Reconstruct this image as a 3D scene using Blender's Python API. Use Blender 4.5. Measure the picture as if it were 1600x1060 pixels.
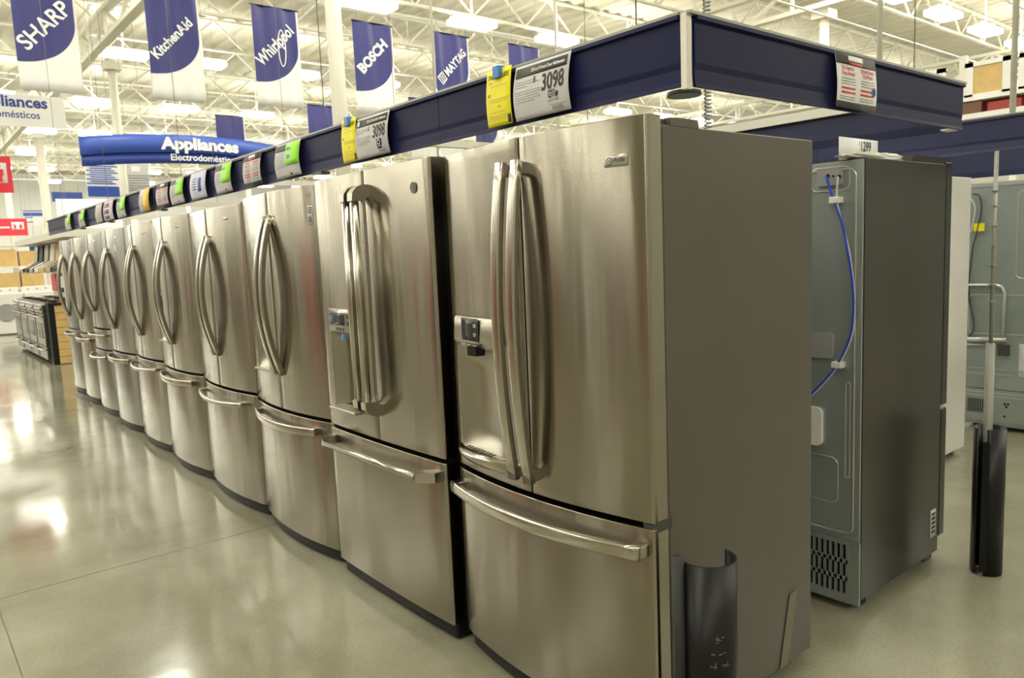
import bpy, bmesh, math, random
from mathutils import Vector, Matrix
random.seed(7)
for o in list(bpy.data.objects): bpy.data.objects.remove(o)
scn = bpy.context.scene
COL = scn.collection
PI = math.pi

# ------------------------------------------------------------------ camera
cd = bpy.data.cameras.new('camera'); cam = bpy.data.objects.new('camera', cd); COL.objects.link(cam)
cd.sensor_width = 36.0; cd.lens = 36 * 1191.24 / 1600; cd.clip_end = 300; cd.clip_start = 0.05
CX = [[0.77012175, 0.10774873, -0.62873102], [-0.63647739, 0.06407553, -0.76862921], [-0.04253255, 0.99211115, 0.11792559]]
CL = [-1.5874825, -1.2948653, 1.4539125]
cam.matrix_world = Matrix([CX[i] + [CL[i]] for i in range(3)] + [[0, 0, 0, 1]])
cd.dof.use_dof = True; cd.dof.focus_distance = 2.6; cd.dof.aperture_fstop = 7.0
ZH = 8.06                         # hanging wires end at the roof deck
scn.camera = cam
# ------------------------------------------------------------------ world, exposure
w = bpy.data.worlds.new('world'); scn.world = w; w.use_nodes = True
w.node_tree.nodes['Background'].inputs[0].default_value = (1, 1, .9, 1)
w.node_tree.nodes['Background'].inputs[1].default_value = 0.05
scn.view_settings.view_transform = 'Standard'; scn.view_settings.look = 'None'
scn.view_settings.gamma = 1; scn.view_settings.exposure = 0.07
LAMP = 33.0                       # brightness of the ceiling fixtures
LAMP_COL = (1.0, .975, .86)

# ------------------------------------------------------------------ materials
def newmat(name):
    m = bpy.data.materials.new(name); m.use_nodes = True
    return m, m.node_tree, m.node_tree.nodes['Principled BSDF']
def flat(name, col, rough=.5, metal=0, spec=.5, emit=None, noise=0, nscale=8, coat=0):
    m, t, b = newmat(name)
    b.inputs['Base Color'].default_value = (*col, 1); b.inputs['Roughness'].default_value = rough
    b.inputs['Metallic'].default_value = metal; b.inputs['Specular IOR Level'].default_value = spec
    b.inputs['Coat Weight'].default_value = coat
    if emit:
        b.inputs['Emission Color'].default_value = (*emit[0], 1); b.inputs['Emission Strength'].default_value = emit[1]
    if noise:
        tc = t.nodes.new('ShaderNodeTexCoord'); n = t.nodes.new('ShaderNodeTexNoise'); n.inputs['Scale'].default_value = nscale
        n.inputs['Detail'].default_value = 5
        r = t.nodes.new('ShaderNodeValToRGB')
        r.color_ramp.elements[0].position = .3; r.color_ramp.elements[1].position = .7
        r.color_ramp.elements[0].color = (*[c * (1 - noise) for c in col], 1); r.color_ramp.elements[1].color = (*[min(1, c * (1 + noise)) for c in col], 1)
        t.links.new(tc.outputs['Object'], n.inputs['Vector']); t.links.new(n.outputs['Fac'], r.inputs['Fac']); t.links.new(r.outputs['Color'], b.inputs['Base Color'])
    return m
def steel(name, col, rough, aniso, wav=.02, rot=0.0):
    m, t, b = newmat(name)
    b.inputs['Base Color'].default_value = (*col, 1); b.inputs['Metallic'].default_value = 1
    b.inputs['Roughness'].default_value = rough; b.inputs['Anisotropic'].default_value = aniso
    b.inputs['Anisotropic Rotation'].default_value = rot
    cx = t.nodes.new('ShaderNodeCombineXYZ'); cx.inputs[0].default_value = .06; cx.inputs[1].default_value = .11; cx.inputs[2].default_value = 1
    t.links.new(cx.outputs[0], b.inputs['Tangent'])
    tc = t.nodes.new('ShaderNodeTexCoord'); mp = t.nodes.new('ShaderNodeMapping'); mp.inputs['Scale'].default_value = (1.5, 5, .5)
    n = t.nodes.new('ShaderNodeTexNoise'); n.inputs['Scale'].default_value = 1.6; n.inputs['Detail'].default_value = 2
    bp = t.nodes.new('ShaderNodeBump'); bp.inputs['Strength'].default_value = 1; bp.inputs['Distance'].default_value = wav
    t.links.new(tc.outputs['Object'], mp.inputs[0]); t.links.new(mp.outputs[0], n.inputs['Vector']); t.links.new(n.outputs['Fac'], bp.inputs['Height'])
    t.links.new(bp.outputs[0], b.inputs['Normal'])
    return m
M = {}
M['steel'] = steel('brushed_steel', (.345, .32, .265), .225, .94, .003)
M['steel_cool'] = steel('cool_brushed_steel', (.30, .295, .27), .23, .94, .003)
M['steel_edge'] = flat('steel_edge', (.62, .59, .52), .3, 1)
M['handle'] = steel('handle_steel', (.52, .49, .43), .22, .3, .0)
M['case_dark'] = flat('dark_painted_cabinet', (.098, .088, .070), .36, 0, .5, noise=.06, nscale=3)
M['case_black'] = flat('black_textured_cabinet', (.030, .027, .023), .27, 0, .5)
M['black'] = flat('black_plastic', (.009, .009, .009), .45, 0, .25)
M['gloss_black'] = flat('glossy_black_plastic', (.012, .012, .012), .18, 0, .6)
M['grey_dark'] = flat('dark_grey_plastic', (.05, .052, .05), .4)
M['grey'] = flat('grey_plastic', (.3, .3, .29), .4)
M['silver'] = flat('silver_plastic', (.48, .46, .42), .3, .8)
M['chrome'] = flat('chrome', (.8, .8, .78), .12, 1)
M['galv'] = flat('galvanized_back', (.36, .41, .40), .34, .45, .5, noise=.05, nscale=2)
M['galv_dull'] = flat('dull_galvanized_back', (.33, .37, .355), .38, .45, .5, noise=.08, nscale=4)
M['galv_lit'] = flat('bright_zinc', (.62, .62, .58), .3, .8)
M['white'] = flat('white_enamel', (.80, .79, .75), .3)
M['paper'] = flat('white_paper', (.78, .78, .76), .55)
M['paper_grey'] = flat('grey_white_paper', (.58, .57, .57), .55)
M['ink'] = flat('dark_ink', (.02, .02, .022), .6)
M['ink_grey'] = flat('grey_ink', (.33, .33, .33), .6)
M['header'] = flat('charcoal_header', (.045, .042, .035), .6)
M['yellow'] = flat('yellow_paper', (.90, .80, .0), .5)
M['green'] = flat('lime_paper', (.32, .80, .03), .5)
M['orange'] = flat('amber_paper', (.80, .48, .01), .5)
M['lavender'] = flat('lavender_paper', (.62, .62, .76), .5)
M['purple'] = flat('purple_print', (.25, .10, .28), .5)
M['redink'] = flat('red_print', (.62, .05, .05), .6)
M['blueclip'] = flat('blue_clip', (.06, .22, .62), .35)
M['bluemark'] = flat('blue_mark', (.02, .06, .30), .5)
M['navy'] = flat('navy_fascia_paint', (.010, .012, .055), .5, 0, .16, noise=.10, nscale=5)
M['navy_back'] = flat('navy_fascia_inner', (.012, .016, .065), .5)
M['rail'] = flat('grey_rail', (.30, .30, .26), .35, .3)
M['cream'] = flat('cream_paint', (.78, .76, .66), .45)
M['cream2'] = flat('cream_steel_paint', (.76, .74, .63), .5)
M['deck'] = flat('roof_deck_paint', (.58, .55, .44), .6, noise=.05, nscale=1)
M['wallw'] = flat('pale_wall_paint', (.80, .80, .78), .7)
M['walld'] = flat('grey_green_wall_paint', (.45, .45, .39), .7)
M['bblue'] = flat('banner_blue_vinyl', (.020, .022, .17), .34, 0, .5)
M['bwhite'] = flat('banner_white_vinyl', (.84, .84, .82), .4)
M['signblue'] = flat('sign_blue', (.035, .085, .42), .4)
M['signblue2'] = flat('sign_deep_blue', (.02, .05, .28), .4)
M['lett'] = flat('white_lettering', (.85, .85, .84), .5)
M['red'] = flat('sign_red', (.80, .03, .06), .45)
M['tan'] = flat('tan_wood', (.62, .42, .16), .5, noise=.10, nscale=6)
M['tan_dark'] = flat('tan_groove', (.30, .19, .06), .6)
M['carton'] = flat('brown_carton', (.30, .18, .10), .7, noise=.08, nscale=3)
M['carton_red'] = flat('red_carton', (.42, .06, .04), .6)
M['carton_pale'] = flat('pale_carton', (.60, .55, .45), .6)
M['bluetube'] = flat('blue_tube', (.01, .06, .62), .3)
M['whitetube'] = flat('white_tube', (.62, .60, .55), .35)
M['tape'] = flat('beige_tape', (.16, .14, .095), .4)
M['bag'] = flat('clear_plastic_bag', (.80, .82, .74), .3)
M['screen'] = flat('dark_screen', (.05, .05, .055), .2)
M['scuff'] = flat('scuff', (.13, .12, .11), .7)
M['lamp'] = flat('lamp_lens', (.9, .9, .85), .5, emit=(LAMP_COL, LAMP))
M['bollard'] = flat('black_tube_plastic', (.008, .008, .008), .36, 0, .28)
M['post_grey'] = flat('post_grey', (.24, .24, .20), .45)
M['mauve'] = flat('mauve_carton', (.26, .15, .15), .6)
M['recess'] = flat('recess_steel', (.42, .40, .33), .34, 1)
M['rubber'] = flat('dark_rubber', (.022, .023, .023), .5, 0, .3)
M['joint'] = flat('floor_joint_filler', (.10, .095, .065), .6)
M['brown'] = flat('brown_box', (.16, .07, .04), .6)
M['dkred'] = flat('dull_red', (.30, .04, .03), .6)

def concrete():
    m, t, b = newmat('polished_concrete')
    tc = t.nodes.new('ShaderNodeTexCoord')
    n = t.nodes.new('ShaderNodeTexNoise'); n.inputs['Scale'].default_value = .9; n.inputs['Detail'].default_value = 8; n.inputs['Roughness'].default_value = .62
    r = t.nodes.new('ShaderNodeValToRGB')
    r.color_ramp.elements[0].position = .33; r.color_ramp.elements[0].color = (.190, .183, .118, 1)
    r.color_ramp.elements[1].position = .68; r.color_ramp.elements[1].color = (.335, .325, .245, 1)
    n2 = t.nodes.new('ShaderNodeTexNoise'); n2.inputs['Scale'].default_value = 90; n2.inputs['Detail'].default_value = 2
    r2 = t.nodes.new('ShaderNodeValToRGB')
    r2.color_ramp.elements[0].position = .3; r2.color_ramp.elements[0].color = (.86, .86, .86, 1)
    r2.color_ramp.elements[1].position = .6; r2.color_ramp.elements[1].color = (1, 1, 1, 1)
    mx = t.nodes.new('ShaderNodeMix'); mx.data_type = 'RGBA'; mx.blend_type = 'MULTIPLY'; mx.inputs[0].default_value = 1
    t.links.new(tc.outputs['Object'], n.inputs['Vector']); t.links.new(tc.outputs['Object'], n2.inputs['Vector'])
    t.links.new(n.outputs['Fac'], r.inputs['Fac']); t.links.new(n2.outputs['Fac'], r2.inputs['Fac'])
    t.links.new(r.outputs['Color'], mx.inputs[6]); t.links.new(r2.outputs['Color'], mx.inputs[7])
    t.links.new(mx.outputs[2], b.inputs['Base Color'])
    n3 = t.nodes.new('ShaderNodeTexNoise'); n3.inputs['Scale'].default_value = 1.7; n3.inputs['Detail'].default_value = 5
    mr = t.nodes.new('ShaderNodeMapRange'); mr.inputs['From Min'].default_value = .3; mr.inputs['From Max'].default_value = .7
    mr.inputs['To Min'].default_value = .07; mr.inputs['To Max'].default_value = .17
    t.links.new(tc.outputs['Object'], n3.inputs['Vector']); t.links.new(n3.outputs['Fac'], mr.inputs['Value']); t.links.new(mr.outputs[0], b.inputs['Roughness'])
    bp = t.nodes.new('ShaderNodeBump'); bp.inputs['Distance'].default_value = .004; bp.inputs['Strength'].default_value = .5
    t.links.new(n3.outputs['Fac'], bp.inputs['Height']); t.links.new(bp.outputs[0], b.inputs['Normal'])
    b.inputs['Specular IOR Level'].default_value = .6
    return m
M['floor'] = concrete()

# ------------------------------------------------------------------ mesh helpers
def root_loc(o):
    while o.parent: o = o.parent
    return o.location.copy()
def tag(o, label=None, cat=None, group=None, kind=None):
    if label: o['label'] = label
    if cat: o['category'] = cat
    if group: o['group'] = group
    if kind: o['kind'] = kind
    return o
def thing(name, loc, label, cat, group=None):
    o = bpy.data.objects.new(name, None); COL.objects.link(o); o.location = loc; o.empty_display_size = .1
    return tag(o, label, cat, group)

class MB:
    """collects world-space geometry, links it as ONE mesh object"""
    def __init__(s): s.v = []; s.f = []; s.sm = []
    def add(s, vs, fs, smooth=False):
        n = len(s.v); s.v += [tuple(v) for v in vs]; s.f += [tuple(i + n for i in f) for f in fs]; s.sm += [smooth] * len(fs); return s
    def box(s, a, b, bev=0, seg=2):
        x0, y0, z0 = [min(a[i], b[i]) for i in range(3)]; x1, y1, z1 = [max(a[i], b[i]) for i in range(3)]
        if not bev:
            return s.add([(x0, y0, z0), (x1, y0, z0), (x1, y1, z0), (x0, y1, z0), (x0, y0, z1), (x1, y0, z1), (x1, y1, z1), (x0, y1, z1)],
                         [(0, 3, 2, 1), (4, 5, 6, 7), (0, 1, 5, 4), (1, 2, 6, 5), (2, 3, 7, 6), (3, 0, 4, 7)])
        bm = bmesh.new(); bmesh.ops.create_cube(bm, size=1)
        for v in bm.verts: v.co = Vector(((x0 + x1) / 2 + v.co.x * (x1 - x0), (y0 + y1) / 2 + v.co.y * (y1 - y0), (z0 + z1) / 2 + v.co.z * (z1 - z0)))
        bmesh.ops.bevel(bm, geom=bm.edges[:], offset=bev, segments=seg, affect='EDGES', profile=.5)
        s.frombm(bm); return s
    def frombm(s, bm, smooth=False):
        bm.verts.index_update()
        s.add([v.co for v in bm.verts], [[v.index for v in f.verts] for f in bm.faces], smooth); bm.free()
    def obox(s, c, ax, h):
        """oriented box: centre, three axes, half sizes"""
        c = Vector(c); A = [Vector(ax[i]).normalized() * h[i] for i in range(3)]
        vs = [c + A[0] * i + A[1] * j + A[2] * k for k in (-1, 1) for i, j in ((-1, -1), (1, -1), (1, 1), (-1, 1))]
        return s.add(vs, [(0, 3, 2, 1), (4, 5, 6, 7), (0, 1, 5, 4), (1, 2, 6, 5), (2, 3, 7, 6), (3, 0, 4, 7)])
    def bar(s, a, b, r, n=4):
        a, b = Vector(a), Vector(b); d = (b - a)
        if d.length < 1e-6: return s
        d.normalize(); u = d.cross(Vector((0, 0, 1)))
        if u.length < .01: u = Vector((1, 0, 0))
        u.normalize(); v = d.cross(u); vs = []
        for p in (a, b):
            for k in range(n):
                t = 2 * PI * (k + .5) / n; vs.append(p + u * math.cos(t) * r + v * math.sin(t) * r)
        fs = [(k, (k + 1) % n, n + (k + 1) % n, n + k) for k in range(n)] + [tuple(range(n - 1, -1, -1)), tuple(range(n, 2 * n))]
        return s.add(vs, fs, n > 5)
    def tube(s, pts, r, n=8, cap=True):
        pts = [Vector(p) for p in pts]; vs = []; up = None
        for i, p in enumerate(pts):
            d = (pts[min(i + 1, len(pts) - 1)] - pts[max(i - 1, 0)]).normalized()
            if up is None:
                up = d.orthogonal().normalized()
            up = (up - d * up.dot(d)).normalized(); q = d.cross(up)
            rr = r[i] if isinstance(r, (list, tuple)) else r
            for k in range(n):
                t = 2 * PI * k / n; vs.append(p + up * math.cos(t) * rr + q * math.sin(t) * rr)
        fs = [(i * n + k, i * n + (k + 1) % n, (i + 1) * n + (k + 1) % n, (i + 1) * n + k) for i in range(len(pts) - 1) for k in range(n)]
        s.add(vs, fs, True)
        if cap: s.add(vs[:n], [tuple(range(n - 1, -1, -1))]); s.add(vs[-n:], [tuple(range(n))])
        return s
    def sweep(s, pts, side, a, b, rnd=.35, n=12):
        """rounded-rectangle section (half width a along side, half thickness b) swept along pts; a, b numbers or lists"""
        pts = [Vector(p) for p in pts]; side = Vector(side).normalized(); vs = []
        for i, p in enumerate(pts):
            d = (pts[min(i + 1, len(pts) - 1)] - pts[max(i - 1, 0)]).normalized()
            sd = (side - d * side.dot(d)).normalized(); q = d.cross(sd)
            aa = a[i] if isinstance(a, list) else a; bb = b[i] if isinstance(b, list) else b
            for k in range(n):
                t = 2 * PI * (k + .5) / n; c, e = math.cos(t), math.sin(t)
                vs.append(p + sd * aa * math.copysign(abs(c) ** rnd, c) + q * bb * math.copysign(abs(e) ** rnd, e))
        fs = [(i * n + k, i * n + (k + 1) % n, (i + 1) * n + (k + 1) % n, (i + 1) * n + k) for i in range(len(pts) - 1) for k in range(n)]
        s.add(vs, fs, True); s.add(vs[:n], [tuple(range(n - 1, -1, -1))]); s.add(vs[-n:], [tuple(range(n))])
        return s
    def extr(s, prof, a, b, axis, smooth=False):
        """closed 2D profile extruded along an axis from a to b. axis 'y': prof=(x,z); 'x': prof=(y,z); 'z': prof=(x,y)"""
        def P(p, t): return {'y': (p[0], t, p[1]), 'x': (t, p[0], p[1]), 'z': (p[0], p[1], t)}[axis]
        n = len(prof); vs = [P(p, a) for p in prof] + [P(p, b) for p in prof]
        s.add(vs, [(k, (k + 1) % n, n + (k + 1) % n, n + k) for k in range(n)], smooth)
        s.add(vs, [tuple(range(n - 1, -1, -1)), tuple(range(n, 2 * n))]); return s
    def disc(s, c, nrm, r, h, n=24, ry=None):
        c = Vector(c); nrm = Vector(nrm).normalized(); up = Vector((0, 0, 1)) if abs(nrm.z) < .9 else Vector((0, 1, 0))
        u = up.cross(nrm).normalized(); v = nrm.cross(u); ry = ry or r
        a = [c + u * math.cos(2 * PI * k / n) * r + v * math.sin(2 * PI * k / n) * ry for k in range(n)]
        b = [p + nrm * h for p in a]
        s.add(a + b, [(k, (k + 1) % n, n + (k + 1) % n, n + k) for k in range(n)], True); s.add(a, [tuple(range(n - 1, -1, -1))]); s.add(b, [tuple(range(n))]); return s
    def build(s, name, mat, parent=None, origin=None):
        me = bpy.data.meshes.new(name)
        if parent is not None: org = root_loc(parent)
        elif origin is not None: org = Vector(origin)
        else:
            lo = [min(v[i] for v in s.v) for i in range(3)]; hi = [max(v[i] for v in s.v) for i in range(3)]
            org = Vector(((lo[0] + hi[0]) / 2, (lo[1] + hi[1]) / 2, lo[2]))
        me.from_pydata([(v[0] - org[0], v[1] - org[1], v[2] - org[2]) for v in s.v], [], s.f)
        me.polygons.foreach_set('use_smooth', s.sm)
        bm = bmesh.new(); bm.from_mesh(me); bmesh.ops.remove_doubles(bm, verts=bm.verts, dist=1e-6); bmesh.ops.recalc_face_normals(bm, faces=bm.faces); bm.to_mesh(me); bm.free()
        me.materials.append(M[mat] if isinstance(mat, str) else mat)
        o = bpy.data.objects.new(name, me); COL.objects.link(o)
        if parent is not None: o.parent = parent
        else: o.location = org
        return o
def box(name, a, b, mat, parent=None, bev=0, origin=None): return MB().box(a, b, bev).build(name, mat, parent, origin)

_tc = {}
def text_geo(s, size, bold=0.0, sx=1.0, align='LEFT', thick=.0004):
    k = (s, bold)
    if k not in _tc:
        c = bpy.data.curves.new('t', 'FONT'); c.body = s; c.size = 1; c.offset = bold; c.extrude = 0; c.resolution_u = 3
        o = bpy.data.objects.new('t', c); COL.objects.link(o)
        dg = bpy.context.evaluated_depsgraph_get(); me = bpy.data.meshes.new_from_object(o.evaluated_get(dg))
        _tc[k] = ([tuple(v.co) for v in me.vertices], [tuple(p.vertices) for p in me.polygons])
        bpy.data.objects.remove(o); bpy.data.curves.remove(c); bpy.data.meshes.remove(me)
    vs, fs = _tc[k]
    w0 = min(v[0] for v in vs); w1 = max(v[0] for v in vs)
    off = {'LEFT': w0, 'CENTER': (w0 + w1) / 2, 'RIGHT': w1}[align]
    return [((v[0] - off) * size * sx, v[1] * size) for v in vs], fs
class Sheet:
    """art laid on a surface given by fn(u, v, d) -> world point"""
    def __init__(s, fn): s.fn = fn
    def grid(s, mb, u0, u1, v0, v1, d, nu=6, nv=8, thick=.0006):
        vs = []; fs = []
        for dd in (d, d - thick):
            for j in range(nv + 1):
                for i in range(nu + 1): vs.append(s.fn(u0 + (u1 - u0) * i / nu, v0 + (v1 - v0) * j / nv, dd))
        N = (nu + 1) * (nv + 1)
        for j in range(nv):
            for i in range(nu):
                a = j * (nu + 1) + i; fs.append((a, a + 1, a + nu + 2, a + nu + 1)); fs.append((N + a + nu + 1, N + a + nu + 2, N + a + 1, N + a))
        for i in range(nu):
            fs.append((i, N + i, N + i + 1, i + 1)); t = nv * (nu + 1) + i; fs.append((t, t + 1, N + t + 1, N + t))
        for j in range(nv):
            a = j * (nu + 1); fs.append((a, a + nu + 1, N + a + nu + 1, N + a)); b = a + nu; fs.append((b, N + b, N + b + nu + 1, b + nu + 1))
        mb.add(vs, fs, True); return mb
    def rects(s, name, mat, parent, rects, d=.0012, nu=2, nv=4):
        mb = MB()
        for (u0, u1, v0, v1) in rects: s.grid(mb, u0, u1, v0, v1, d, nu, nv)
        return mb.build(name, mat, parent)
    def text(s, name, mat, parent, items, d=.0016):
        """items: (string, u, v, size, bold, sx, align, angle)"""
        mb = MB()
        for it in items:
            st, u, v, size, bold, sx, al, ang = (list(it) + [0.0] * 8)[:8] if len(it) == 8 else (*it, 0.0)
            P, F = text_geo(st, size, bold, sx, al); c, e = math.cos(ang), math.sin(ang)
            mb.add([s.fn(u + x * c - y * e, v + x * e + y * c, d) for x, y in P], F)
        return mb.build(name, mat, parent)
    def poly(s, mb, pts, d):
        mb.add([s.fn(u, v, d) for u, v in pts], [tuple(range(len(pts)))]); return mb
    def ring(s, mb, u, v, ru, rv, wd, d, n=28, ang=0):
        vs = []
        for k in range(n):
            t = 2 * PI * k / n
            for q in (0, 1):
                x = (ru - wd * q) * math.cos(t); y = (rv - wd * q) * math.sin(t)
                vs.append(s.fn(u + x * math.cos(ang) - y * math.sin(ang), v + x * math.sin(ang) + y * math.cos(ang), d))
        mb.add(vs, [(2 * k, 2 * ((k + 1) % n), 2 * ((k + 1) % n) + 1, 2 * k + 1) for k in range(n)]); return mb
    def oval(s, mb, u, v, ru, rv, d, n=24):
        return s.poly(mb, [(u + ru * math.cos(2 * PI * k / n), v + rv * math.sin(2 * PI * k / n)) for k in range(n)], d)

# =================================================================== THE SETTING
X0, X1, Y0, Y1, ZC = -22.0, 34.0, -12.0, 62.0, 8.1
box('floor', (X0, Y0, -.2), (X1, Y1, 0), 'floor').__setitem__('kind', 'structure')
def struct(o): o['kind'] = 'structure'; return o
for q, jy in enumerate((-7.0, 2.7, 6.02, 12.6, 19.2)): struct(box('trim_%d' % (q + 1), (X0, jy - .002, 0), (X1, jy + .002, .0006), 'joint'))
for q, jx in enumerate((-6.2, -1.35, 8.3)): struct(box('trim_%d' % (q + 6), (jx - .002, Y0, 0), (jx + .002, Y1, .0006), 'joint'))
struct(box('wall_back', (X0, Y1, 0), (X1, Y1 + .2, ZC), 'wallw'))
struct(box('wall_front', (X0, Y0 - .2, 0), (X1, Y0, ZC), 'walld'))
struct(box('wall_left', (X0 - .2, Y0, 0), (X0, Y1, ZC), 'walld'))
struct(box('wall_right', (X1, Y0, 0), (X1 + .2, Y1, ZC), 'walld'))

# corrugated roof deck, ribs run along y
mb = MB(); prof = []; x = X0
while x < X1 - .01:
    prof += [(x, ZC), (x + .25, ZC), (x + .29, ZC - .06), (x + .46, ZC - .06)]; x += .5
prof += [(X1, ZC), (X1, ZC + .12), (X0, ZC + .12)]
n = len(prof); vs = [(p[0], Y0, p[1]) for p in prof] + [(p[0], Y1, p[1]) for p in prof]
mb.add(vs, [(k, k + 1, n + k + 1, n + k) for k in range(n - 3)]); mb.add([(X0, Y0, ZC + .12), (X1, Y0, ZC + .12), (X1, Y1, ZC + .12), (X0, Y1, ZC + .12)], [(0, 1, 2, 3)])
struct(mb.build('ceiling', 'deck'))
# bar joists along x, girder trusses along y, round columns
def truss(name, axis, c, a, b, z0, z1, chord, step, r):
    mb = MB()
    def P(t, z, s=0): return (t, c + s, z) if axis == 'x' else (c + s, t, z)
    for z in (z0, z1): mb.box(*( [P(a, z - chord / 2, -chord), P(b, z + chord / 2, chord)] ))
    n = int((b - a) / step)
    for k in range(n):
        t = a + k * step
        mb.bar(P(t, z0), P(t + step / 2, z1), r); mb.bar(P(t + step / 2, z1), P(t + step, z0), r)
        if axis == 'y': mb.bar(P(t + step / 2, z0), P(t + step / 2, z1), r)
    return struct(mb.build(name, 'cream2'))
y = -7.0
while y < 60: truss('roof_joist', 'x', y, X0 + .1, X1 - .1, 7.2, 7.98, .05, 1.7, .030); y += 3.05
for gx in (-9.3, 2.9, 15.1, 27.3): truss('roof_girder', 'y', gx, Y0 + .1, Y1 - .1, 6.5, 7.12, .10, 2.4, .05)
for gx in (-9.3, 2.9, 15.1, 27.3):
    for gy, sx_ in ((-4.3, 0), (7.9, .32), (20.1, .5), (32.3, .6), (44.5, .85), (56.7, 1.0)):
        cx_ = gx + sx_; mb = MB(); mb.bar((cx_, gy, 0.0), (cx_, gy, 6.3), .10 if gy < 30 else .15, 24); mb.box((cx_ - .2, gy - .2, 6.28), (cx_ + .2, gy + .2, 6.46)); mb.box((cx_ - .19, gy - .19, 0), (cx_ + .19, gy + .19, .02))
        struct(mb.build('column', 'cream2'))
# ceiling light fixtures: open housings with glowing drop lens
lg = None; k = 0
for j in range(10):
    for i in range(18):
        lx = -16.6 + 2.82 * i + (1.4 if j % 2 else 0); ly = -6.6 + 6.9 * j
        if abs(lx - 2.9) < .5 or abs(lx - 15.1) < .5 or abs(lx - 27.3) < .5 or abs(lx + 9.3) < .5: lx += .8
        if lx > X1 - 1: continue
        far = (lx + 1.6) * .63 + (ly + 1.3) * .77
        if lg is None:
            lg = thing('ceiling_light', (lx, ly, 6.9), 'bright white rectangular high-bay ceiling light hanging under the roof joists', 'light', 'high-bay ceiling lights')
            MB().box((lx - .58, ly - .26, 6.86), (lx + .58, ly + .26, 7.0), .03).build('lens', 'lamp', lg)
            mb = MB().box((lx - .6, ly - .1, 7.005), (lx + .6, ly + .1, 7.07)); mb.box((lx - .02, ly - .02, 7.07), (lx + .02, ly + .02, 7.9)); mb.build('housing', 'cream', lg)
        else:
            r = lg.copy(); COL.objects.link(r); r.location = (lx, ly, 6.9)
            for ch in lg.children:
                c = ch.copy(); COL.objects.link(c); c.parent = r

# =================================================================== REFRIGERATORS
def door_mesh(y0, fx, u0, u1, z0, z1, r=.011, rb=.003, hole=None, xb=-.006, wavy=False):
    """curved slab: front at x=-fx(u); u is measured from the right edge y0"""
    us = set(); zs = set()
    for k in range(5):
        a = r * (1 - math.cos(PI / 2 * k / 4)); us.add(round(u0 + a, 5)); us.add(round(u1 - a, 5))
    N = max(3, int((u1 - u0) / .04))
    for k in range(1, N): us.add(round(u0 + (u1 - u0) * k / N, 5))
    for a in (0, rb * .4, rb): zs.add(round(z0 + a, 5)); zs.add(round(z1 - a, 5))
    if hole:
        ua, ub, za, zb = hole; us = {u for u in us if abs(u - ua) > .004 and abs(u - ub) > .004} | {ua, ub}; zs |= {za, zb}
    if hole and wavy:
        zs |= {round(z0 + (z1 - z0) * k / 60, 5) for k in range(2, 59)}; us |= {round(u0 + (u1 - u0) * k / 26, 5) for k in range(2, 25)}
    us = sorted(us); zs = sorted(zs)
    def X(u, z):
        d = min(u - u0, u1 - u); e = 0
        dent = 0
        if hole and wavy:
            du = max(hole[0] - u, 0, u - hole[1]); dz_ = max(hole[2] - z, 0, z - hole[3] - .09)
            q = math.hypot(du, dz_ * .45); dent = .0026 * math.exp(-(q / .07) ** 2) - .0016 * math.exp(-((q - .12) / .06) ** 2)
        if d < r: e = r - math.sqrt(max(0, r * r - (r - d) ** 2))
        dz = min(z - z0, z1 - z); g = 0
        if dz < rb: g = rb - math.sqrt(max(0, rb * rb - (rb - dz) ** 2))
        return -fx(u) + max(e, g) + dent * min(1, d / .05)
    mb = MB(); nu, nz = len(us), len(zs)
    vs = [(X(u, z), y0 + u, z) for z in zs for u in us]; fs = []
    for j in range(nz - 1):
        for i in range(nu - 1):
            if hole and us[i] >= hole[0] - 1e-6 and us[i + 1] <= hole[1] + 1e-6 and zs[j] >= hole[2] - 1e-6 and zs[j + 1] <= hole[3] + 1e-6: continue
            a = j * nu + i; fs.append((a, a + 1, a + nu + 1, a + nu))
    mb.add(vs, fs, True)
    # sides and back
    per = [(us[i], zs[0]) for i in range(nu)] + [(us[-1], zs[j]) for j in range(1, nz)] + [(us[i], zs[-1]) for i in range(nu - 2, -1, -1)] + [(us[0], zs[j]) for j in range(nz - 2, 0, -1)]
    F = [(X(u, z), y0 + u, z) for u, z in per]; B = [(xb, y0 + u, z) for u, z in per]; n = len(per)
    mb.add(F + B, [(k, (k + 1) % n, n + (k + 1) % n, n + k) for k in range(n)])
    mb.add([(xb, y0 + u0, z0), (xb, y0 + u1, z0), (xb, y0 + u1, z1), (xb, y0 + u0, z1)], [(0, 1, 2, 3)])
    return mb
def recess_mesh(y0, fx, hole, dep, curved=True):
    ua, ub, za, zb = hole; mb = MB(); nu, nz = 14, 8; vs = []
    for j in range(nz + 1):
        for i in range(nu + 1):
            s = i / nu * 2 - 1; t = j / nz
            d = dep * (1 - abs(s) ** (2.5 if curved else 12)) * (min(1, (1 - t) * 12) if not curved else min(1, t * 8) ** .5 * min(1, (1 - t) * 8) ** .5)
            u = ua + (ub - ua) * i / nu
            vs.append((-fx(u) + d, y0 + u, za + (zb - za) * t))
    mb.add(vs, [(j * (nu + 1) + i, j * (nu + 1) + i + 1, (j + 1) * (nu + 1) + i + 1, (j + 1) * (nu + 1) + i) for j in range(nz) for i in range(nu)], True)
    return mb
def on_front(y0, fx, uc, zc):
    """sheet on a door front facing -x, u to the reader's right (-y)"""
    return Sheet(lambda u, v, d: (-fx(uc - u) - d, y0 + uc - u, zc + v))

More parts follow.
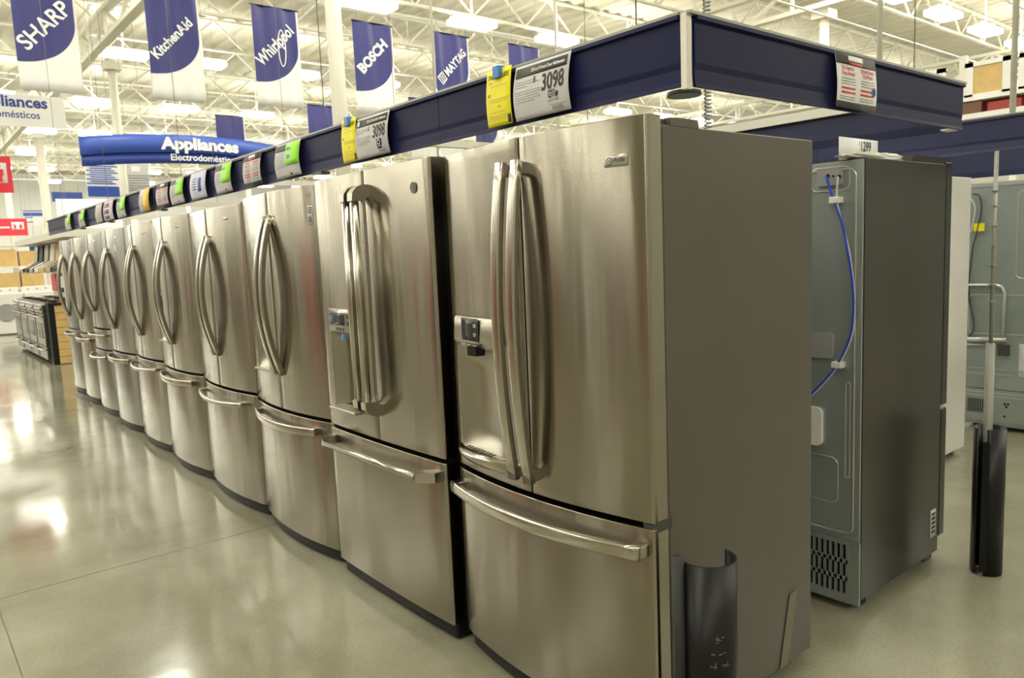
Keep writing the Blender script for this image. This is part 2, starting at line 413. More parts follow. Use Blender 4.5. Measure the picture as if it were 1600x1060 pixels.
def bowed(name, door, y0, fx, u, z0, z1, stand, end, a, b, mat='handle', brackets=True, nz=17):
    pts = []
    for k in range(nz):
        s = k / (nz - 1) * 2 - 1; off = end + (stand - end) * (1 - s * s)
        pts.append((-fx(u) - off, y0 + u, z0 + (z1 - z0) * k / (nz - 1)))
    mb = MB().sweep(pts, (0, 1, 0), a, b, .28, 16)
    if brackets:
        for z, sgn in ((z0 + .022, 1), (z1 - .022, -1)):
            mb.box((-fx(u) - end - .004, y0 + u - a * .8, z - .018), (-fx(u) + .004, y0 + u + a * .8, z + .018), .003)
    return mb.build(name, mat, door)
def drawer_bar(door, y0, fx, ua, ub, z, stand, end, a, b, dz=0.0, mat='handle', sq=.5):
    pts = []; n = 21
    for k in range(n):
        s = k / (n - 1) * 2 - 1; u = ua + (ub - ua) * k / (n - 1)
        pts.append((-fx(u) - end - (stand - end) * (1 - abs(s) ** 2), y0 + u, z - dz * (1 - s * s)))
    mb = MB().sweep(pts, (0, 0, 1), a, b, sq)
    for u in (ua + .02, ub - .02):
        mb.box((-fx(u) - end - .006, y0 + u - .02, z - a * .9), (-fx(u) + .004, y0 + u + .02, z + a * .9), .004)
    return mb.build('handle', mat, door)

def fridge(y0, label, t=.057, b=.05, W=.908, D=.745, H=1.755, zt=1.778, zg=.70, style='lg', case='case_dark', body='steel', xs=0.0, dx=0.0, group=None):
    R = thing('refrigerator', (0, y0, 0), label, 'refrigerator', group)
    fx = lambda u: t + xs + b * max(0, 1 - ((u - W / 2) / (W / 2)) ** 2)
    mb = MB().box((0, y0 + .002, .045), (D, y0 + W - .002, H), .004); mb.build('cabinet', case, R)
    mb = MB()
    for fy in (.08, W - .08):
        for fxx in (.06, D - .06): mb.bar((fxx, y0 + fy, 0), (fxx, y0 + fy, .06), .022, 12)
    mb.build('foot', 'black', R)
    door_mesh(y0, lambda u: fx(u) - .022, .008, W - .008, .008, .066, xb=.02).build('base_grille', 'black', R)
    MB().box((-.03, y0 + .015, H - .012), (.16, y0 + .11, H + .018), .003).build('hinge_cover', 'grey_dark', R)
    MB().box((-.03, y0 + W - .11, H - .012), (.16, y0 + W - .015, H + .018), .003).build('hinge_cover', 'grey_dark', R)
    g = .003; doors = []
    hole = {'profile': (.575, .865, .755, 1.145), 'cafe': (.60, .835, .80, 1.13), 'lg_disp': (.59, .80, .88, 1.26), 'lg_disp2': (.60, .80, .90, 1.24)}.get(style)
    dr = door_mesh(y0, fx, .0, W / 2 - g, zg, zt).build('door', body, R)
    dl = door_mesh(y0, fx, W / 2 + g, W, zg, zt, hole=hole, wavy=(style == 'profile')).build('door', body, R)
    # dark gasket line between doors and cabinet
    MB().box((-.012, y0 + .012, .07), (.0, y0 + W - .012, zt - .03)).build('gasket', 'black', R)
    return R, fx, dr, dl, hole

FR = 'stainless french-door refrigerators in the long row'
# ---- 1: nearest
y0 = 0.0; W = .908
R, fx, dr, dl, hole = fridge(0.0, 'nearest stainless french-door refrigerator, its dark grey side panel facing the camera', style='profile', zg=.70, group=FR)
bowed('handle', dr, y0, fx, W / 2 - .034, .745, 1.705, .072, .034, .0185, .011)
bowed('handle', dl, y0, fx, W / 2 + .038, .745, 1.705, .072, .034, .0185, .011)
rc = recess_mesh(y0, fx, hole, .055).build('dispenser_recess', 'recess', dl)
# control head, tray, nozzle
pts = [(.572, 1.235), (.868, 1.235), (.868, 1.14), (.572, 1.14)]
mb = MB(); n = 10; vs = []
for k in range(n + 1):
    u = .572 + .296 * k / n; q = 1 - (2 * k / n - 1) ** 2
    for z, d in ((1.232, .001), (1.225, .006), (1.15 - .012 * q, .012), (1.138 - .012 * q, .004)): vs.append((-fx(u) - d, u, z))
mb.add(vs, [(k * 4 + j, k * 4 + j + 1, (k + 1) * 4 + j + 1, (k + 1) * 4 + j) for k in range(n) for j in range(3)], True)
mb.build('control_panel', 'recess', dl)
s = on_front(y0, fx, .86, 1.14)
s.rects('display_screen', 'screen', dl, [(.062, .135, .020, .084)], .014)
s.rects('display_bezel', 'grey_dark', dl, [(.055, .170, .014, .090)], .0125)
s.rects('control_button', 'silver', dl, [(.055, .085, -.008, .004), (.092, .122, -.009, .003), (.129, .159, -.010, .002), (.142, .160, .03, .042), (.142, .160, .06, .072)], .016)
MB().extr([(-.118, .692), (-.118, .738), (-.085, .745), (-.085, .685)], 1.108, 1.14, 'z').build('nozzle', 'black', dl)
mb = MB(); n = 12; vs = []
for k in range(n + 1):
    u = .56 + .315 * k / n; q = 1 - (2 * k / n - 1) ** 2
    for x, z in ((-fx(u) + .03, .775), (-fx(u) - .012 - .045 * q, .782), (-fx(u) - .014 - .045 * q, .768), (-fx(u) - .002 - .02 * q, .735 + .0 * q)): vs.append((x, u, z))
mb.add(vs, [(k * 4 + j, k * 4 + j + 1, (k + 1) * 4 + j + 1, (k + 1) * 4 + j) for k in range(n) for j in range(3)], True)
mb.build('drip_tray', 'handle', dl)
mb = MB()
for k in range(9):
    u = .63 + .02 * k; mb.box((-fx(u) - .028, u, .784), (-fx(u) - .002, u + .006, .7865))
mb.build('tray_slot', 'black', dl)
MB().box((-.105, .592, .955), (-.085, .606, 1.03), .002).build('paddle', 'silver', dl)
# badge
s = on_front(y0, fx, .128, 1.655)
s.rects('badge', 'silver', dr, [(0, .070, 0, .030)], .002)
mb = MB(); s.ring(mb, .0155, .015, .010, .010, .002, .003); P, F = text_geo('GE', .012, .01, .8, 'CENTER'); mb.add([s.fn(.0155 + x, .011 + y, .003) for x, y in P], F)
P, F = text_geo('Profile', .0165, .0, .8, 'LEFT'); mb.add([s.fn(.029 + x + y * .2, .0105 + y, .003) for x, y in P], F); mb.build('badge_lettering', 'ink', dr)
fd = door_mesh(y0, fx, 0, W, .07, .683).build('freezer_drawer', 'steel', R)
drawer_bar(fd, y0, fx, .02, W - .015, .625, .062, .038, .021, .010, .0, sq=.6)
MB().box((-.052, y0 - .001, .675), (.012, y0 + .05, .708), .003).build('hinge', 'grey_dark', R)
# strip of tape low on the side panel
mb = MB(); mb.add([(.545, -.0018, .045), (.592, -.0018, .045), (.652, -.0018, .285), (.605, -.0018, .285)], [(0, 1, 2, 3)]); mb.add([(.545, .001, .045), (.592, .001, .045), (.652, .001, .285), (.605, .001, .285)], [(3, 2, 1, 0)])
mb.build('tape_strip', 'tape', R)
MB().box((.035, .001, 1.752), (.155, .20, 1.776), .002).build('top_trim', 'case_dark', R)

# ---- 2: second, flat front, thick handles
y0 = .9525
R, fx, dr, dl, hole = fridge(y0, 'second refrigerator from the near end, flat-fronted stainless with thick straight door handles', t=.088, b=.010, style='cafe', zg=.705, zt=1.782, case='case_black', group=FR)
def cafe_handle(door, u, c=.0):
    z0, z1 = .875, 1.66; xh = -fx(u) - .062
    MB().sweep([(xh, y0 + u, z0), (xh, y0 + u, (z0 + z1) / 2), (xh, y0 + u, z1)], (0, 1, 0), .0165, .017, .8, 16).build('handle', 'handle', door)
    for za, sg in ((z1, 1), (z0, -1)):
        mb = MB(); pr = [(xh - .018, za), (xh - .016, za + .03 * sg), (xh + .004, za + .052 * sg), (xh + .03, za + .062 * sg), (-fx(u) + .002, za + .062 * sg), (-fx(u) + .002, za + .02 * sg), (xh + .022, za)]
        mb.extr(pr, y0 + u - .020, y0 + u + .020, 'y'); mb.build('handle_mount', 'handle', door)
cafe_handle(dr, W / 2 - .034); cafe_handle(dl, W / 2 + .034)
recess_mesh(y0, fx, hole, .06, False).build('dispenser_recess', 'recess', dl)
s = on_front(y0, fx, .835, 1.13)
s.rects('control_panel', 'silver', dl, [(0, .235, 0, .10)], .006)
s.rects('display_screen', 'screen', dl, [(.06, .155, .03, .082)], .0075)
s.rects('control_button', 'grey_dark', dl, [(.018, .04, .03, .05), (.018, .04, .06, .08), (.175, .2, .03, .05), (.175, .2, .06, .08), (.07, .09, .008, .020), (.1, .12, .008, .020), (.13, .15, .008, .020)], .0075)
s.rects('blue_sticker', 'blueclip', dl, [(.03, .045, .04, .07), (.12, .165, -.03, -.008)], .009)
mb = MB().box((-fx(.7) - .03, y0 + .60, .785), (-fx(.7) + .05, y0 + .835, .80), .004); mb.build('drip_tray', 'silver', dl)
s = on_front(y0, fx, .097, 1.684); mb = MB(); s.oval(mb, 0, 0, .020, .020, .003); mb.build('badge', 'silver', dr)
mb = MB(); s.ring(mb, 0, 0, .017, .017, .003, .004); P, F = text_geo('GE', .02, .02, .8, 'CENTER'); mb.add([s.fn(x, -.007 + y, .004) for x, y in P], F); mb.build('badge_lettering', 'ink', dr)
fd = door_mesh(y0, fx, 0, W, .07, .688).build('freezer_drawer', 'steel', R)
MB().sweep([(-fx(.45) - .066, y0 + u, .640) for u in (.08, .45, W - .08)], (0, 0, 1), .0135, .0135, .9, 16).build('handle', 'handle', fd)
for u, sg in ((.08, -1), (W - .08, 1)):
    xh = -fx(.1) - .062; mb = MB()
    pr = [(xh - .018, y0 + u), (xh - .016, y0 + u + .01 * sg), (xh + .03, y0 + u + .065 * sg), (-fx(u) + .003, y0 + u + .065 * sg), (-fx(u) + .003, y0 + u + .022 * sg), (xh + .02, y0 + u)]
    mb.extr(pr, .622, .660, 'z'); mb.build('handle_mount', 'handle', fd)

# ---- 3..11: curved fronts, bowed handles
spec = [
 (1.905, .01, 'third refrigerator from the near end, curved stainless, warranty sticker near its top right corner', dict(t=.065, b=.050, zg=.705, style='lg_disp', zt=1.775), 'disp', 'steel'),
 (2.850, .02, 'fourth refrigerator from the near end, round-bar drawer handle and tan reflections', dict(t=.068, b=.045, zg=.715, style='lg', zt=1.757), 'round', 'steel'),
 (3.800, .03, 'fifth refrigerator from the near end, slim water dispenser left of its bowed handles', dict(t=.065, b=.050, zg=.724, style='lg_disp2', zt=1.765), 'flat', 'steel'),
 (4.735, .06, 'sixth refrigerator from the near end, right before the cooler grey one', dict(t=.065, b=.050, zg=.725, style='lg', zt=1.762), 'round', 'steel'),
 (5.690, .08, 'seventh refrigerator from the near end, cooler grey steel with a round pale sticker', dict(t=.065, b=.055, zg=.70, style='lg', zt=1.765), 'flat', 'steel_cool'),
 (6.640, .10, 'eighth refrigerator from the near end, with a second drawer above the freezer drawer', dict(t=.065, b=.05, zg=.86, style='lg', zt=1.76, W=.80), 'round', 'steel_cool'),
 (7.470, .12, 'ninth refrigerator from the near end, just beyond the two-drawer one', dict(t=.06, b=.05, zg=.76, style='lg', zt=1.76, W=.85), 'flat', 'steel'),
 (8.340, .15, 'farthest refrigerator in the row, seen as a narrow strip', dict(t=.06, b=.05, zg=.76, style='lg', zt=1.76, W=.83), 'flat', 'steel_cool'),
]
for i, (y0, dxx, lab, kw, hk, body) in enumerate(spec):
    W = kw.get('W', .908)
    R, fx, dr, dl, hole = fridge(y0, lab, body=body, case='case_black' if i else 'case_dark', group=FR, **kw)
    z0, z1 = (.88, 1.66) if i == 0 else ((1.02, 1.60) if i == 5 else (.90, 1.60))
    for dd, u in ((dr, W / 2 - .034), (dl, W / 2 + .034)):
        bowed('handle', dd, y0, fx, u, z0, z1, .070, .002, .015, .013, brackets=False)
    if hole:
        recess_mesh(y0, fx, hole, .045).build('dispenser_recess', 'recess', dl)
        s = on_front(y0, fx, hole[1], hole[3]); s.rects('control_panel', 'grey_dark', dl, [(.02, hole[1] - hole[0] - .02, -.11, -.01)], .002)
        MB().box((-fx(.7) - .01, y0 + hole[0], hole[2] - .006), (-fx(.7) + .03, y0 + hole[1], hole[2] + .006), .002).build('drip_tray', 'silver', dl)
    ztop = kw['zg'] - .017
    if i == 5:
        f2 = door_mesh(y0, fx, 0, W, .655, ztop).build('middle_drawer', body, R)
        drawer_bar(f2, y0, fx, .07, W - .07, ztop - .05, .06, .03, .011, .009)
        ztop = .638
    fd = door_mesh(y0, fx, 0, W, .07, ztop).build('freezer_drawer', body, R)
    if hk == 'round': drawer_bar(fd, y0, fx, .10, W - .06, ztop - .055, .062, .034, .0125, .011, .012, sq=.9)
    else: drawer_bar(fd, y0, fx, .10, W - .06, ztop - .05, .05, .026, .019, .008, .008, sq=.5)
    if i == 0:
        s = on_front(y0, fx, .085, 1.725)
        mb = MB(); s.ring(mb, .008, .007, .008, .008, .0015, .003); P, F = text_geo('LG', .02, .01, .9, 'LEFT'); mb.add([s.fn(.02 + x, y, .003) for x, y in P], F); mb.build('badge_lettering', 'chrome', dr)
        s = on_front(y0, fx, .075, 1.60); s.rects('warranty_sticker', 'paper_grey', dr, [(0, .038, 0, .085)], .0015)
        s.text('sticker_lettering', 'ink', dr, [('10', .019, .012, .034, .02, .8, 'CENTER', 0)], .003)
        s.rects('sticker_print', 'ink', dr, [(.005, .033, .062, .066), (.005, .033, .052, .056), (.005, .033, .072, .076)], .003)
    if i:
        s = on_front(y0, fx, .2, 1.68); s.rects('badge', 'chrome', dr, [(0, .05, 0, .012)], .002)
    if i == 4:
        s = on_front(y0, fx, .20, 1.60); mb = MB(); s.oval(mb, 0, 0, .028, .028, .0015); mb.build('round_sticker', M['lavender'], dr)
    R.location.x = dxx

# ---- row B: black fridge seen from its back corner
y0 = .04; XB = 1.165; XF = 1.88
RB = thing('refrigerator', (XB, y0, 0), 'black refrigerator with a grey metal rear panel and a blue tube hanging down it', 'refrigerator')
MB().box((XB + .012, y0, .05), (XF, y0 + .90, 1.725), .003).build('cabinet', 'case_black', RB)
mb = MB(); mb.box((XB + .004, y0 + .004, .285), (XB + .014, y0 + .896, 1.72), .002); mb.build('rear_panel', 'galv', RB)
# embossed rim and grooves
mb = MB(); rim = [(y0 + .03, 1.69), (y0 + .87, 1.69), (y0 + .87, .33), (y0 + .03, .33)]
def rrect(ya, yb, za, zb, r=.02, n=5):
    P = []
    for cy, cz, a0 in ((yb - r, zb - r, 0), (ya + r, zb - r, 90), (ya + r, za + r, 180), (yb - r, za + r, 270)):
        for k in range(n + 1):
            t = math.radians(a0 + 90 * k / n); P.append((cy + r * math.cos(t), cz + r * math.sin(t)))
    return P
def bead(mb, P, x, r=.004): mb.tube([(x, a, b) for a, b in P + P[:2]], r, 6, False)
bead(mb, rrect(y0 + .03, y0 + .87, .31, 1.69, .03), XB + .004)
bead(mb, rrect(y0 + .045, y0 + .062, .53, .90, .008), XB + .004, .0025)
bead(mb, rrect(y0 + .09, y0 + .30, .42, .60, .03), XB + .004, .0025)
bead(mb, rrect(y0 + .055, y0 + .20, 1.615, 1.70, .02), XB + .004, .0035)
mb.build('embossed_bead', 'galv_lit', RB)
MB().extr(rrect(.115, .215, 1.635, 1.695, .012), XB - .008, XB + .006, 'x').build('valve_plate', 'grey', RB)
mb = MB().disc((XB - .008, .171, 1.671), (-1, 0, 0), .007, .003); mb.disc((XB - .008, .127, 1.664), (-1, 0, 0), .007, .003); mb.disc((XB - .008, .150, 1.668), (-1, 0, 0), .004, .003); mb.build('plate_fitting', 'black', RB)
def smooth(pts, n=6):
    out = []; P = [pts[0]] + pts + [pts[-1]]
    for i in range(1, len(P) - 2):
        for k in range(n):
            t = k / n; a, b, c, d = [Vector(q) for q in P[i - 1:i + 3]]
            out.append(.5 * ((2 * b) + (-a + c) * t + (2 * a - 5 * b + 4 * c - d) * t * t + (-a + 3 * b - 3 * c + d) * t ** 3))
    out.append(Vector(pts[-1])); return out
T1 = [(.171, 1.671), (.141, 1.582), (.108, 1.492), (.083, 1.375), (.068, 1.282), (.062, 1.188), (.073, 1.081), (.124, .969), (.205, .867), (.30, .78), (.42, .70)]
T2 = [(.127, 1.664), (.131, 1.581), (.113, 1.503), (.080, 1.375), (.062, 1.212), (.070, 1.082), (.125, .960), (.208, .857), (.31, .77), (.43, .69)]
MB().tube(smooth([(XB - .022, a, b) for a, b in T1]), .0042, 8).build('water_tube', 'bluetube', RB)['label'] = 'blue tube'
MB().tube(smooth([(XB - .018, a, b) for a, b in T2]), .004, 8).build('water_tube', 'whitetube', RB)['label'] = 'white tube'
for a, b in ((.137, 1.58), (.124, .967)):
    MB().box((XB - .03, a - .02, b - .012), (XB + .006, a + .02, b + .012), .004).build('tube_clip', 'white', RB)
MB().extr(rrect(.19, .28, .64, .79, .02), XB - .012, XB + .006, 'x').build('plug_socket', 'white', RB)
MB().extr(rrect(.15, .30, .985, 1.085, .02), XB - .004, XB + .006, 'x').build('pull_pocket', 'grey', RB)
s = Sheet(lambda u, v, d: (XB + .003 - d, .186 - u, .302 + v)); s.text('stamped_lettering', 'galv_lit', RB, [('AW2-11', 0, 0, .036, .0, .8, 'LEFT', 0)], .002)
# machine compartment grille, slot by slot dark on a frame
mb = MB(); yA, yB, zA, zB = .06, y0 + .86, .045, .275
mb.box((XB + .002, y0 + .002, .03), (XB + .014, y0 + .045, .283)); mb.box((XB - .002, y0 + .045, .265), (XB + .01, y0 + .89, .283)); mb.box((XB - .002, y0 + .045, .03), (XB + .01, y0 + .89, .065))
for zz in (.128, .197): mb.box((XB - .001, .085, zz - .008), (XB + .008, y0 + .89, zz + .008))
yy = .089
while yy < .9: mb.box((XB - .001, yy - .005, .06), (XB + .008, yy + .005, .27)); yy += .0225
mb.build('compressor_grille', 'galv_dull', RB)
box('compressor_bay', (XB + .0105, y0 + .05, .06), (XB + .013, y0 + .88, .27), 'black', RB)
bead(MB(), [], 0) if False else None
# doors at the right end
mb = door_mesh(0, lambda u: .0, 0, .1, 0, .1) if False else None
MB().box((XF + .006, y0 + .0, .70), (XF + .066, y0 + .452, 1.735), .006).build('door', 'gloss_black', RB)
MB().box((XF + .006, y0 + .458, .70), (XF + .066, y0 + .90, 1.735), .006).build('door', 'gloss_black', RB)
MB().box((XF + .006, y0 + .0, .11), (XF + .066, y0 + .90, .685), .006).build('freezer_drawer', 'gloss_black', RB)
MB().box((XF - .03, y0 + .004, .675), (XF + .05, y0 + .05, .705), .003).build('hinge', 'galv_lit', RB)
MB().box((XF - .06, y0 + .03, .0), (XF + .02, y0 + .12, .10), .004).build('front_foot', 'grey_dark', RB)
MB().box((XF - .06, y0 + .78, .0), (XF + .02, y0 + .87, .10), .004).build('front_foot', 'grey_dark', RB)
MB().box((XB + .06, y0 + .03, 0), (XB + .12, y0 + .12, .055)).build('rear_foot', 'black', RB)
mb = MB(); mb.extr([(1.50, 1.722), (1.52, 1.75), (1.60, 1.765), (1.93, 1.775), (1.93, 1.722)], y0 + .02, y0 + .10, 'y') if False else mb.add(*[[(1.56, y0 + .01, 1.722), (1.94, y0 + .01, 1.722), (1.94, y0 + .01, 1.752), (1.60, y0 + .01, 1.752), (1.56, y0 + .10, 1.722), (1.94, y0 + .10, 1.722), (1.94, y0 + .10, 1.752), (1.60, y0 + .10, 1.752)], [(0, 1, 2, 3), (7, 6, 5, 4), (0, 4, 5, 1), (1, 5, 6, 2), (2, 6, 7, 3), (3, 7, 4, 0)]])
mb.build('hinge_cover', 'case_black', RB)
s = Sheet(lambda u, v, d: (1.80 + u, y0 - d, .125 + v)); s.rects('rating_sticker', 'paper_grey', RB, [(0, .055, 0, .125)], .001)
s.rects('sticker_print', 'ink', RB, [(.01, .045, .02 + .02 * k, .03 + .02 * k) for k in range(5)], .002)
# big matt dust-free smear on the side
mb = MB()

# price card and plastic bag lying on top
pc = thing('price_card', (1.30, .165, 1.7255), 'white price card reading 1299 standing on the black refrigerator', 'sign')
s = Sheet(lambda u, v, d: (1.225 + u, .165 - d, 1.7255 + v)); s.rects('card', 'paper', pc, [(0, .31, 0, .092)], 0, 2, 2)
s.text('price_lettering', 'ink', pc, [('1299', .17, .047, .052, .015, .85, 'LEFT', 0)], .002); s.text('dollar_sign', 'ink', pc, [('$', .151, .067, .022, .0, .8, 'LEFT', 0)], .002)
bm = bmesh.new(); bmesh.ops.create_icosphere(bm, subdivisions=4, radius=1)
from mathutils import noise as mnoise
for v in bm.verts:
    c = v.co.copy(); k = 1 + .35 * mnoise.noise(c * 2.1) + .16 * mnoise.noise(c * 6)
    v.co = Vector((1.37 + c.x * .23 * k, .105 + c.y * .040 * k, max(1.7265, 1.738 + (c.z + .5 * c.x * c.z) * .019 * k)))
mb = MB(); mb.frombm(bm, True); tag(mb.build('plastic_bag', 'bag'), 'crumpled translucent plastic bag lying on top of the black refrigerator', 'bag')

# ---- second gondola: white fridge side, grey backs
def plain_fridge(name, x0, x1, y0, y1, label, case, back, front_sign, group=None, H=1.775):
    """front_sign -1: front faces -x; back panel on the other side"""
    r = thing(name, ((x0 + x1) / 2, y0, 0), label, 'refrigerator', group)
    if front_sign < 0: xa, xb = x0 + .07, x1 - .012; bx = (x1 - .012, x1); dx = (x0, x0 + .065)
    else: xa, xb = x0 + .012, x1 - .07; bx = (x0, x0 + .012); dx = (x1 - .065, x1)
    MB().box((xa, y0, .03), (xb, y1, H), .004).build('cabinet', case, r)
    MB().box((bx[0], y0 + .006, .30), (bx[1], y1 - .006, H - .008), .002).build('rear_panel', back, r)
    ym = (y0 + y1) / 2
    MB().box((dx[0], y0, .08), (dx[1], ym - .003, H), .01).build('door', case, r)
    MB().box((dx[0], ym + .003, .08), (dx[1], y1, H), .01).build('door', case, r)
    hx = dx[0] - .03 if front_sign < 0 else dx[1] + .03
    for yy in (ym - .04, ym + .04):
        mb = MB().box((hx - .01, yy - .012, .6), (hx + .01, yy + .012, 1.5), .004)
        for z in (.64, 1.46): mb.box((min(hx, dx[0] if front_sign < 0 else dx[1] - .001), yy - .01, z - .02), (max(hx, dx[0] + .001 if front_sign < 0 else dx[1]), yy + .01, z + .02))
        mb.build('handle', case, r)
    mb = MB()
    for a in (x0 + .12, x1 - .08):
        for b in (y0 + .06, y1 - .06): mb.bar((a, b, 0), (a, b, .04), .02, 10)
    mb.build('foot', 'black', r)
    return r
plain_fridge('refrigerator', 3.06, 3.815, .63, 1.54, 'white refrigerator whose plain side shows beyond the black one', 'white', 'galv', -1)
gb = plain_fridge('refrigerator', 4.50, 5.25, -.01, .905, 'refrigerator seen from behind at the right edge, grey metal back with a vertical conduit', 'galv_dull', 'galv_dull', 1)
xs = 4.50
mb = MB(); mb.box((xs - .006, .0, 1.742), (xs + .002, .90, 1.765)); mb.tube([(xs - .02, .89, 1.05), (xs - .02, .70, 1.05), (xs - .02, .66, 1.04), (xs - .02, .64, 1.0), (xs - .02, .64, .66)], .012, 8)
mb.tube([(xs - .02, .89, .655), (xs - .02, .62, .665)], .018, 10); mb.tube([(xs - .012, .89, .615), (xs - .012, .68, .62)], .006, 6)
bead(mb, rrect(.03, .87, .70, .98, .03), xs, .004); bead(mb, rrect(.03, .58, 1.10, 1.70, .03), xs, .004)
for z in (.445, .405, .27, .245): mb.box((xs - .004, .03, z), (xs, .88, z + .006))
mb.build('rear_trim', 'galv_lit', gb)
mb = MB(); mb.box((xs - .002, .01, .06), (xs + .01, .90, .295)); mb.build('compressor_cover', 'galv_dull', gb)
mb = MB()
for k in range(14): mb.box((xs - .0035, .70 + .012 * k, .12), (xs - .001, .706 + .012 * k, .22))
mb.build('vent_slot', 'black', gb)
for a, b in ((.62, .20), (.60, .20), (.61, .18), (.62, .11)): MB().disc((xs - .004, a, b), (-1, 0, 0), .008, .002, 8).build('screw_hole', 'black', gb)
MB().tube(smooth([(xs - .02, .86, 1.70), (xs - .03, .815, 1.68), (xs - .03, .80, 1.58), (xs - .03, .83, 1.40), (xs - .03, .85, 1.30), (xs - .02, .87, 1.0), (xs - .02, .83, .75), (xs - .02, .87, .66)]), .006, 8).build('cable', 'grey_dark', gb)
MB().tube(smooth([(xs - .02, .88, 1.68), (xs - .03, .84, 1.60), (xs - .03, .86, 1.45), (xs - .02, .89, 1.42)]), .005, 8).build('cable', 'whitetube', gb)
MB().box((xs - .034, .775, 1.435), (xs - .030, .845, 1.49)).build('cable_tag', 'yellow', gb)['label'] = 'yellow tag'
s = Sheet(lambda u, v, d: (xs - d, .545 - u, .40 + v)); s.rects('rating_sticker', 'paper_grey', gb, [(0, .05, 0, .24)], .002)
MB().box((xs - .03, .60, .55), (xs, .67, .63), .004).build('valve', 'grey_dark', gb)
plain_fridge('refrigerator', 4.50, 5.25, -.97, -.04, 'refrigerator seen from behind, next to the one with the yellow cable tag', 'galv_dull', 'galv_dull', 1)
cr = thing('price_card', (4.7, .35, 1.775), 'blank white card standing on the grey-backed refrigerator at the right edge', 'sign')
box('card', (4.6, .36, 1.776), (4.80, .365, 1.85), 'paper', cr)
cr.location = (4.7, .36, 1.776)

# scrap of paper on the floor
MB().add([(3.70, .50, .002), (3.79, .46, .002), (3.80, .53, .012), (3.72, .55, .006), (3.70, .50, .0005), (3.79, .46, .0005), (3.80, .53, .008), (3.72, .55, .003)], [(0, 1, 2, 3), (7, 6, 5, 4), (0, 4, 5, 1), (1, 5, 6, 2), (2, 6, 7, 3), (3, 7, 4, 0)]).build('paper_scrap', 'paper')
tag(bpy.data.objects['paper_scrap'], 'small scrap of pale paper on the floor beside the white refrigerator', 'paper')

# =================================================================== BOLLARD TUBES AND POST
def split_tube(name, cx, cy, r, th, z1, gap_dir, gap, label, curl=None, n=28, notch=False):
    R_ = thing(name, (cx, cy, 0), label, 'bollard')
    mb = MB(); a0 = gap_dir + gap / 2; a1 = gap_dir + 2 * PI - gap / 2
    out = []; inn = []
    for k in range(n + 1):
        t = a0 + (a1 - a0) * k / n; out.append((cx + r * math.cos(t), cy + r * math.sin(t))); inn.append((cx + (r - th) * math.cos(t), cy + (r - th) * math.sin(t)))
    mb.extr(out + inn[::-1], .004, z1, 'z'); mb.sm = [len(f) == 4 for f in mb.f]
    return R_, mb, out, a0, a1
# near: half pipe, convex towards the camera, with rolled left edge
gd = math.radians(78)
R_, mb, out, a0, a1 = split_tube('bollard_sleeve', -.045, -.155, .073, .005, .655, gd, math.radians(165), 'black split plastic sleeve standing at the near corner of the nearest refrigerator')
mb.build('sleeve', 'bollard', R_)
mb = MB(); ex, ey = min((out[0], out[-1]), key=lambda p: p[0])
mb.bar((ex - .012, ey + .004, .004), (ex - .012, ey + .004, .67), .015, 16); mb.build('rolled_edge', 'rubber', R_)
mb = MB(); ex2, ey2 = max((out[0], out[-1]), key=lambda p: p[0])
mb.box((ex2 - .001, ey2 - .005, .004), (ex2 + .012, ey2 + .035, .58), .002); mb.build('edge_flap', 'bollard', R_)
mb = MB()
rs = random.Random(11)
for k in range(46):
    cl = rs.choice(((240, .468, 7, .008), (238, .43, 12, .003), (252, .398, 8, .006), (226, .40, 5, .004), (244, .34, 12, .006), (258, .30, 9, .02), (225, .28, 6, .01)))
    t = math.radians(cl[0] + rs.uniform(-1, 1) * cl[2]); wd = rs.uniform(.0012, .006); h = rs.uniform(.0004, .0016) if k % 4 else rs.uniform(.003, .010); wd = wd if k % 4 else .0006
    mb.obox((-.045 + .0733 * math.cos(t), -.155 + .0733 * math.sin(t), cl[1] + rs.uniform(-1, 1) * cl[3]), [(-math.sin(t), math.cos(t), 0), (0, 0, 1), (math.cos(t), math.sin(t), 0)], (wd, h, .0003))
mb.build('scratch_mark', 'scuff', R_)
# far: taller looking tube around a thin post
R_, mb, out, a0, a1 = split_tube('bollard_sleeve', 1.905, -.145, .060, .005, .63, math.radians(172), math.radians(34), 'black split plastic sleeve around a thin post beside the black refrigerator')
mb.build('sleeve', 'bollard', R_)
mb = MB(); t = math.radians(188); mb.obox((1.905 + .066 * math.cos(t), -.145 + .066 * math.sin(t), .30), [(-math.sin(t), math.cos(t), 0), (0, 0, 1), (math.cos(t), math.sin(t), 0)], (.012, .28, .004)); mb.build('edge_flap', 'bollard', R_)
ps = thing('slotted_post', (1.925, -.13, 0), 'thin grey post rising out of the black sleeve beside the black refrigerator', 'post')
mb = MB(); mb.bar((1.925, -.13, 0), (1.925, -.13, .98), .017, 16); mb.build('lower_tube', 'post_grey', ps)
mb = MB(); mb.bar((1.925, -.13, .98), (1.925, -.13, 1.76), .008, 12)
for z in (1.15, 1.22, 1.30, 1.38, 1.46, 1.54, 1.60): mb.bar((1.925, -.13, z), (1.925, -.13, z + .005), .014, 12)
mb.build('upper_rod', 'rail', ps)

